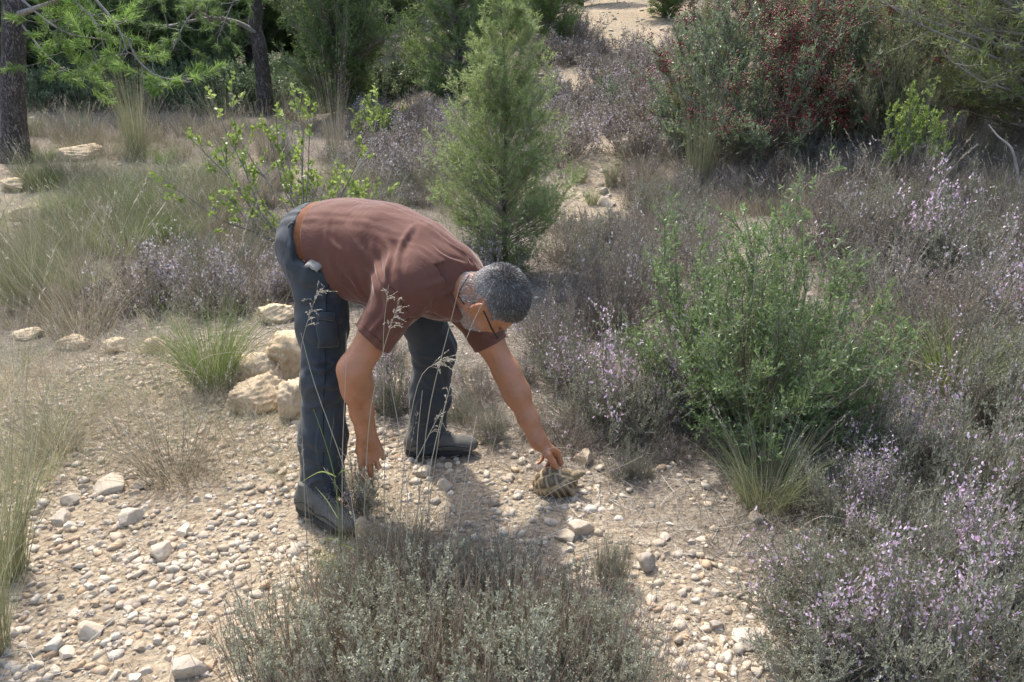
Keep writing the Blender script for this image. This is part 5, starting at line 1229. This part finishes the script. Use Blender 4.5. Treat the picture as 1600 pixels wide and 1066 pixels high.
bigpine(413, 178, .16, [(411, 120, 0), (405, 70, 0), (398, 45, .1), (402, 0, .2), (405, -80, .3)],
  [([(400, 52, 0), (375, 36, -.1), (340, 28, -.3), (300, 32, -.5), (250, 45, -.8)], .07, 16, .35), ([(402, -20, 0), (340, -10, -.6), (290, 30, -1), (270, 80, -1.2)], .035, 22, .3),
   ([(405, -60, 0), (370, -10, -.5), (340, 60, -.8)], .03, 22, .35)],
  'second pine trunk, leaning, with a bent limb to the left, inside the wood', 0, 82, M_need)

# ================================================================== rocks and stones
ROCK = []
for s in range(6):
    V, F = rockshape(100+s, 4, 10, .07, .75); 
    k = np.random.RandomState(s).normal(size=(6, 3))*18
    V = V*(1+.018*sum(np.sin(V@k[i]+i*s) for i in range(6)))[:, None]
    ROCK.append((make_mesh('rock', V, [F], {'v': np.full(len(V), .5)}, [M_rock], None, True), V))
STONE = []
for s in range(8):
    V, F = rockshape(200+s, 3, 22, .03, .60, .0, .34); STONE.append((make_mesh('stone', V, [F], {'v': np.full(len(V), .5)}, [M_stone], None, False), V))
def rock(px, py, w, h, v, label, cat='rock', group=None, pool=ROCK, rz=None, sink=.25, name='rock'):
    p = ground(px, py); dep = project(p)[2]; me, V = pool[v]
    sx = w*dep/FPX/(V[:, 0].max()-V[:, 0].min()); ph = h*dep/FPX
    sz = max(ph/(V[:, 2].max()-V[:, 2].min())/.95, sx*.35); hz = sz*V[:, 2].max()
    o = obj(name, me, None, (p[0], p[1]+sx*.4, float(hgt(p[0], p[1]+sx*.4))+hz*(1-sink*2)), rz if rz is not None else R0.uniform(-.5, .5), (sx, sx, sz)); tag(o, label, cat, group); return o
for a in [(458, 588, 105, 88, 0, 'largest ochre rock of the pile left of the man\'s leg'), (405, 600, 88, 56, 1, 'ochre rock tucked under the largest one, beside the green tussock'),
          (396, 642, 88, 58, 2, 'flat topped ochre rock, lowest left of the pile'), (462, 652, 74, 74, 3, 'pale ochre rock touching the man\'s trouser leg'), (425, 505, 60, 34, 4, 'small rock on top of the pile'),
          (112, 546, 60, 24, 5, 'reddish flat rock in the row at the left'), (180, 552, 48, 28, 0, 'pale round rock in the row at the left'), (242, 552, 34, 32, 1, 'upright little rock at the right end of the row'), (38, 530, 44, 18, 2, 'low rock at the left end of the row'),
          (566, 842, 30, 44, 3, 'brown upright rock just in front of the near shoe'), (1520, 1085, 100, 50, 4, 'grey rock under the thyme at the bottom right'), (45, 345, 70, 28, 5, 'layered pale rock at the left edge'), (20, 300, 50, 24, 0, 'round rock below the big pine trunk'),
          (1578, 340, 50, 24, 1, 'dark rock at the right edge below the pine branches'), (118, 250, 70, 28, 2, 'earthy mound rock in the meadow near the big trunk')]: rock(*a)
for a in [(906, 838, 42, 34, 0, 'white angular stone below the tortoise, upper of the pair'), (884, 846, 34, 16, 1, 'flat white stone touching the angular one'), (860, 822, 22, 14, 2, 'small white stone left of the angular one'), (1010, 893, 28, 36, 3, 'cream stone standing on edge right of the leafless twiglet'),
          (912, 726, 36, 30, 4, 'tan stone in front of the lilac thyme, right of the hand'), (845, 738, 24, 20, 5, 'yellowish stone behind the tortoise\'s shell'), (1172, 1015, 52, 28, 6, 'long cream stone, leftmost of the three at the lower right'), (1226, 1047, 48, 38, 7, 'squarish cream stone between its two neighbours at the lower right'),
          (1270, 1046, 42, 20, 0, 'rounded ochre stone under the thyme at the lower right'), (1262, 1010, 50, 30, 1, 'grey stone half under the lower right thyme'), (945, 323, 30, 22, 2, 'lone cream stone on the pale gully'), (196, 820, 36, 26, 3, 'tan angular stone on the path near the left'), (86, 822, 40, 24, 4, 'broad cream stone on the path at the left'),
          (105, 790, 30, 20, 5, 'rounded pink-cream stone on the path at the left'), (215, 765, 30, 16, 6, 'pale flat stone beside the dark slab'), (165, 768, 48, 16, 7, 'dark grey slab on the path'), (290, 1062, 56, 42, 0, 'white broken stone at the bottom edge'), (80, 1020, 32, 30, 1, 'ochre stone near the bottom left'),
          (130, 1000, 40, 34, 2, 'cream stone near the bottom left, right of the ochre one'), (245, 875, 34, 26, 3, 'orange-tinted stone in the middle of the path'), (283, 838, 30, 18, 4, 'bright white stone in the middle of the path'), (700, 733, 14, 13, 5, 'small round white stone below the far shoe'), (770, 792, 16, 18, 6, 'yellow pebble in the man\'s shade'),
          (1182, 815, 22, 18, 7, 'grey-cream stone below the right-hand grass tussock'), (1120, 985, 24, 20, 0, 'pale stone above the three at the lower right'), (660, 745, 30, 20, 1, 'brown stone below the far trouser leg'), (690, 765, 28, 20, 2, 'grey stone below the far trouser leg, nearer one')]:
    rock(a[0], a[1], a[2], a[3]*.85, a[4], a[5], 'stone', None, STONE, name='stone', sink=.3)
# the larger loose stones, each one a thing
rs = np.random.RandomState(77); cnt = 0; SZ = []
def bareat(x, y): return float(bare(np.array([x]), np.array([y]))[0])
cands = []
while len(cands) < 1500:
    px, py = rs.uniform(0, 1600), rs.uniform(500, 1066)**1.0; p = ground(px, py); b = bareat(p[0], p[1])
    if rs.rand() < max(b, .03)**1.2 and clear(p[0], p[1], -.02): cands.append((p, (.007+.020*rs.rand()**2.4)*(1.1 if px < 480 else 1)))
cands.sort(key=lambda c: -c[1]/project(c[0])[2]); big, rest = cands[:255], cands[255:]
for p, r in big:
    me, V = STONE[rs.randint(8)]; l = p[0] < -.2
    o = obj('stone', me, None, (p[0], p[1], float(hgt(p[0], p[1]))+r*rs.uniform(-.1, .15)), rs.uniform(0, 6.28), (r*rs.uniform(.9, 1.4), r*rs.uniform(.8, 1.2), r*rs.uniform(.7, 1.2)))
    o.rotation_euler[0] = rs.uniform(-.3, .3)
    tag(o, 'loose pale limestone on the path at the left' if l else 'loose pale limestone on the ground around the tortoise and right of it', 'stone', 'loose stones of the left path' if l else 'loose stones around the tortoise')
mb = MB(); sh = [rockshape(300+s, 2, 20, .02, .65, 0, .34) for s in range(8)]; V0, F0 = ico(0); r0 = np.random.RandomState(4); sh0 = [((V0*r0.uniform(.42, 1.25, (12, 1)))*[1.05, r0.uniform(.65, .95), r0.uniform(.5, .8)], F0) for s in range(10)]
def addstones(P_, R_, shapes):
    P_ = np.array(P_); R_ = np.array(R_); n = len(P_); k = rs.randint(len(shapes), size=n); a = rs.uniform(0, 2*PI, n)
    P_[:, 2] = hgt(P_[:, 0], P_[:, 1])+R_*rs.uniform(-.15, .25, n)
    for i, (V, F) in enumerate(shapes):
        m_ = np.where(k == i)[0]
        if not len(m_): continue
        sc = rs.uniform(.75, 1.35, (len(m_), 1, 3)); v = V[None]*sc*R_[m_][:, None, None]; ca, sa = np.cos(a[m_])[:, None], np.sin(a[m_])[:, None]
        v = np.stack([v[..., 0]*ca-v[..., 1]*sa, v[..., 0]*sa+v[..., 1]*ca, v[..., 2]], -1)+P_[m_][:, None]
        mb.add(v.reshape(-1, 3), (np.arange(len(m_))*len(V))[:, None, None].repeat(len(F), 1).reshape(-1, 1)+np.tile(F, (len(m_), 1)), np.repeat(rs.rand(len(m_)), len(V)))
addstones([c[0] for c in rest], [c[1] for c in rest], sh)
N_ = 95000; x = rs.uniform(-2.4, 2.4, N_); y = .9+6.2*rs.rand(N_)**1.7; b = bare(x, y); pt = np.clip(.48+.6*np.sin(x*4.1+y*2.3+1)*np.sin(y*5.3-x*3.1)+.35*np.sin(x*9.7+2)*np.sin(y*11.3+x*4)+.15*(x < -.4), .12, 1)
keep = rs.rand(N_) < np.clip(b*1.1+.12, .08, 1)*pt*(1.0/(1+.12*np.maximum(y-3, 0)))
x, y = x[keep], y[keep]; addstones(np.c_[x, y, 0*x], .0022+.0210*rs.rand(len(x))**4.2+.0008*y, sh0)
N_ = 5000; x = rs.uniform(-7, 5, N_); y = 6.5+26*rs.rand(N_)**1.3; x = x*(y/6.5)**.5; keep = rs.rand(N_) < np.clip(bare(x, y), .04, 1); x, y = x[keep], y[keep]
addstones(np.c_[x, y, 0*x], .02+.06*rs.rand(len(x))**2.5, sh0)
gm = mb.mesh('gravel', [M_stone]); tag(obj('gravel', gm), 'loose pale gravel strewn over the ground', 'gravel', kind='stuff')

# ================================================================== litter: dead twigs and straw lying on the ground, thin standing grass
mb = MB(); N_ = 40000; x = rs.uniform(-3.2, 3.2, N_); y = 1.0+7.5*rs.rand(N_)**1.5; b = bare(x, y)
keep = rs.rand(N_) < np.clip(1.0-b*.65, .2, 1)*np.where((x > .05) & (y < 3), 2.2, .7); x, y = x[keep], y[keep]; n = len(x); a = rs.uniform(0, 2*PI, n)
L = .02+.13*rs.rand(n)**1.6; d = np.c_[np.cos(a), np.sin(a), rs.uniform(-.02, .16, n)]
pts = curves(np.c_[x, y, hgt(x, y)+.005], d, L, 4, rs.normal(size=(n, 3))*[.15, .15, .02]); pts[..., 2] = np.maximum(pts[..., 2], hgt(pts[..., 0], pts[..., 1])+.003)
mb.tubes(pts, rs.uniform(.0005, .0013, (n, 1))*np.ones((1, 4)), np.clip(.6+.28*rs.normal(size=n), 0, 1), 0)
M_litter = leafmat('grey_litter', [(0, (.13, .105, .08)), (.5, (.34, .30, .25)), (1, (.62, .58, .51))], 0, .8, .2, 0)
tag(obj('litter', mb.mesh('litter', [M_litter])), 'grey dead twigs and straw lying on the ground', 'litter', kind='stuff')
mb = MB(); N_ = 52000; x = rs.uniform(-1, 1, N_); y = 2.0+16*rs.rand(N_)**1.5; x = x*(y*.72+.6); b = bare(x, y)
clump = np.sin(x*5.1+1)*np.sin(y*4.3+2)+np.sin(x*11+y*7)*.6+.25
keep = (rs.rand(N_) < np.clip(.85-b*1.05, .03, 1)) & (clump > -.1+rs.normal(size=N_)*.4); x, y = x[keep], y[keep]
ok = np.ones(len(x), bool)
for fx, fy in FEET: ok &= (x-fx)**2+(y-fy)**2 > .16**2
x, y = x[ok], y[ok]; n = len(x); a = rs.uniform(0, 2*PI, n); tl = rs.uniform(.1, .8, n)
d = nrm(np.c_[np.cos(a)*tl, np.sin(a)*tl, np.ones(n)]); L = rs.uniform(.04, .17, n)*(1+.09*y)
pts = curves(np.c_[x, y, hgt(x, y)-.005], d, L, 4, np.c_[np.cos(a), np.sin(a), -np.ones(n)*.6]*rs.uniform(0, .5, (n, 1)))
mb.ribbons(pts, (.0013+.00035*y)[:, None]*np.array([[1, .85, .6, .2]]), np.clip(.45+.2*np.sin(x*1.3+y)+.2*rs.normal(size=n), 0, 1), 0, rs=rs)
tag(obj('dry_grass', mb.mesh('dry_grass', [M_straw])), 'thin dry grass growing between the shrubs', 'grass', kind='stuff')

# ================================================================== single stalks in the foreground
def stalk(pix, r, mat, label, name='grass_stalk', cat='grass stalk', group=None, head=0, leaves=(), val=.8, seed=0, hmat=None):
    """pix: (px, py, Y) from the root up; a thin stem with a seed head"""
    L = np.array([P(*q) for q in pix]); L[0, 2] = min(L[0, 2], float(hgt(L[0, 0], L[0, 1]))-.01) if pix[0][2] else L[0, 2]
    b = L[0].copy(); t = np.linspace(0, 1, len(L)); tt = np.linspace(0, 1, 14); c = np.stack([np.interp(tt, t, L[:, k]) for k in range(3)], 1); c[1:-1] = (c[:-2]+2*c[1:-1]+c[2:])/4; c[1:-1] = (c[:-2]+2*c[1:-1]+c[2:])/4
    rs = np.random.RandomState(seed); root = empty(name, b); tag(root, label, cat, group)
    mb = MB(); mb.tubes((c-b)[None], r*np.linspace(1, .4, 14)[None], val, 0, 5); obj('stem', mb.mesh('stem', [mat], True), root)
    if head:
        mb = MB(); n = int(head); tq = np.sort(rs.uniform(.78, .99, n)); p, d = along((c-b)[None], np.zeros(n, int), tq)
        br = curves(p, nrm(d+rs.normal(size=(n, 3))*.45), rs.uniform(.02, .06, n), 4, np.array([[0, 0, -.5]])+rs.normal(size=(n, 3))*.2); mb.tubes(br, .0004, .8, 0, 3)
        m = n*9; j = np.repeat(np.arange(n), 9); q, dd = along(br, j, rs.uniform(.2, 1, m)); mb.leaves(q, nrm(dd+rs.normal(size=(m, 3))*.25), .008, .0022, rs.uniform(.7, 1, m), 0, rs)
        obj('seed_head', mb.mesh('seed_head', [hmat or mat]), root)
    for lv in leaves:
        mb = MB(); l = np.array([P(*q) for q in lv]); t = np.linspace(0, 1, len(l)); l = np.stack([np.interp(np.linspace(0, 1, 9), t, l[:, k]) for k in range(3)], 1); l[1:-1] = (l[:-2]+2*l[1:-1]+l[2:])/4
        mb.ribbons((l-b)[None], .0085*np.array([[.6, 1, 1, .95, .85, .7, .5, .3, .05]]), rs.uniform(.45, .7), 0, side=nrm(np.array([[.3, -.5, .8]]))); obj('leaf', mb.mesh('leaf', [mat]), root)
    return root
SG = 'dry stalks rising in front of the man'
for i, (a, lab) in enumerate([
   ([(598, 850, 2.06), (600, 650, 2.06), (598, 520, 2.07), (607, 445, 2.09)], 'tall straight dry stalk in front of the near sleeve'),
   ([(640, 870, 2.04), (668, 640, 2.05), (700, 520, 2.06), (722, 430, 2.08)], 'long pale stalk crossing the man\'s collar'),
   ([(652, 880, 2.0), (690, 640, 2.02), (735, 510, 2.04), (772, 440, 2.07)], 'long pale stalk crossing the man\'s cheek'),
   ([(560, 850, 2.04), (575, 650, 2.05), (600, 540, 2.06), (624, 470, 2.08)], 'stalk with a feathery seed head in front of the sleeve'),
   ([(478, 860, 2.10), (470, 640, 2.10), (468, 540, 2.12), (496, 455, 2.14)], 'bent stalk with a seed head in front of the trouser pocket'),
   ([(615, 860, 2.02), (632, 700, 2.02), (655, 580, 2.03), (700, 560, 2.05)], 'stalk whose drooping seed head hides the far knee'),
   ([(530, 860, 2.0), (534, 720, 2.0), (540, 590, 2.02), (541, 520, 2.02)], 'thin pale stalk in front of the near shin and elbow'),
   ([(560, 880, 1.95), (550, 760, 1.95), (490, 600, 1.97), (470, 520, 1.98)], 'thin stalk leaning left across the near trouser leg'),
   ([(680, 880, 1.98), (665, 760, 1.98), (690, 650, 2.0), (705, 600, 2.0)], 'short stalk in front of the far trouser hem'),
   ([(625, 880, 1.94), (640, 780, 1.95), (622, 660, 1.96), (610, 600, 1.96)], 'curved stalk right of the hanging hand'),
   ([(700, 890, 1.96), (720, 790, 1.97), (735, 700, 1.98), (745, 650, 1.98)], 'stalk right of the far shoe'),
   ([(590, 890, 1.92), (610, 800, 1.93), (660, 700, 1.94), (690, 640, 1.95)], 'slanting stalk in front of the far hem'),
   ([(668, 870, 2.02), (655, 780, 2.02), (650, 700, 2.02), (660, 610, 2.04)], 'upright stalk between the hand and the far leg')]):
    stalk(a, .0016, M_straw, lab, group=SG, head=(22 if i in (3, 4, 5) else (7 if i in (0, 8, 11) else 0)), seed=i, val=.75+.02*i)
stalk([(530, 880, 1.96), (531, 820, 1.96), (524, 745, 1.97), (508, 690, 1.98), (490, 640, 2.0)], .0024, M_grass, 'green reed with long curved leaves in front of the near shoe', 'green_reed', 'reed', None, 0,
   [[(525, 745, 1.97), (505, 735, 1.93), (488, 742, 1.9), (462, 760, 1.88)], [(526, 750, 1.97), (532, 735, 1.95), (545, 735, 1.92), (552, 760, 1.9)], [(528, 810, 1.96), (510, 780, 1.93), (492, 760, 1.91)], [(530, 845, 1.96), (512, 840, 1.9), (488, 860, 1.86)], [(531, 850, 1.96), (556, 858, 1.9), (572, 890, 1.86)], [(515, 705, 1.98), (520, 670, 1.98), (522, 645, 1.99)]], .5, 40)
AR = 'pale stalks lying or arching over the ground'
for i, (a, lab) in enumerate([
   ([(815, 793, 2.40), (860, 768, 2.43), (900, 750, 2.45), (960, 735, 2.46), (1005, 712, 2.5)], 'pale stalk crossing in front of the tortoise'), ([(800, 712, 2.55), (850, 698, 2.48), (895, 700, 2.48), (935, 722, 2.55)], 'pale stalk arching over the wrist above the tortoise'),
   ([(1040, 850, 2.3), (1080, 800, 2.25), (1120, 790, 2.25), (1190, 812, 2.35)], 'pale stalk arching over bare soil right of the tortoise'), ([(1070, 1040, 1.8), (1140, 960, 1.9), (1230, 940, 1.9), (1300, 1000, 1.85)], 'pale stalk arching by the lower right stones'),
   ([(700, 905, 2.0), (750, 870, 2.02), (800, 850, 2.05), (835, 842, 2.1)], 'pale stalk leaning over the white pebbles'), ([(1230, 900, 2.1), (1240, 830, 2.1), (1290, 800, 2.1), (1370, 830, 2.15)], 'dry stalk arching over the lower right thyme'),
   ([(280, 620, 2.9), (300, 560, 2.9), (370, 548, 2.85), (420, 556, 2.8)], 'feathery stalk leaning from the vivid green tussock')]):
    stalk(a, .0013, M_straw, lab, group=AR, head=(14 if i in (5, 6) else 0), seed=60+i, val=.9)
# fallen dead branch in the upper right, bare
stalk([(1620, 262, 6.4), (1585, 232, 6.5), (1560, 215, 6.6), (1545, 195, 6.7)], .014, M_branch, 'bare grey dead branch at the right edge', 'dead_branch', 'branch', None, 6, seed=90, hmat=M_branch)
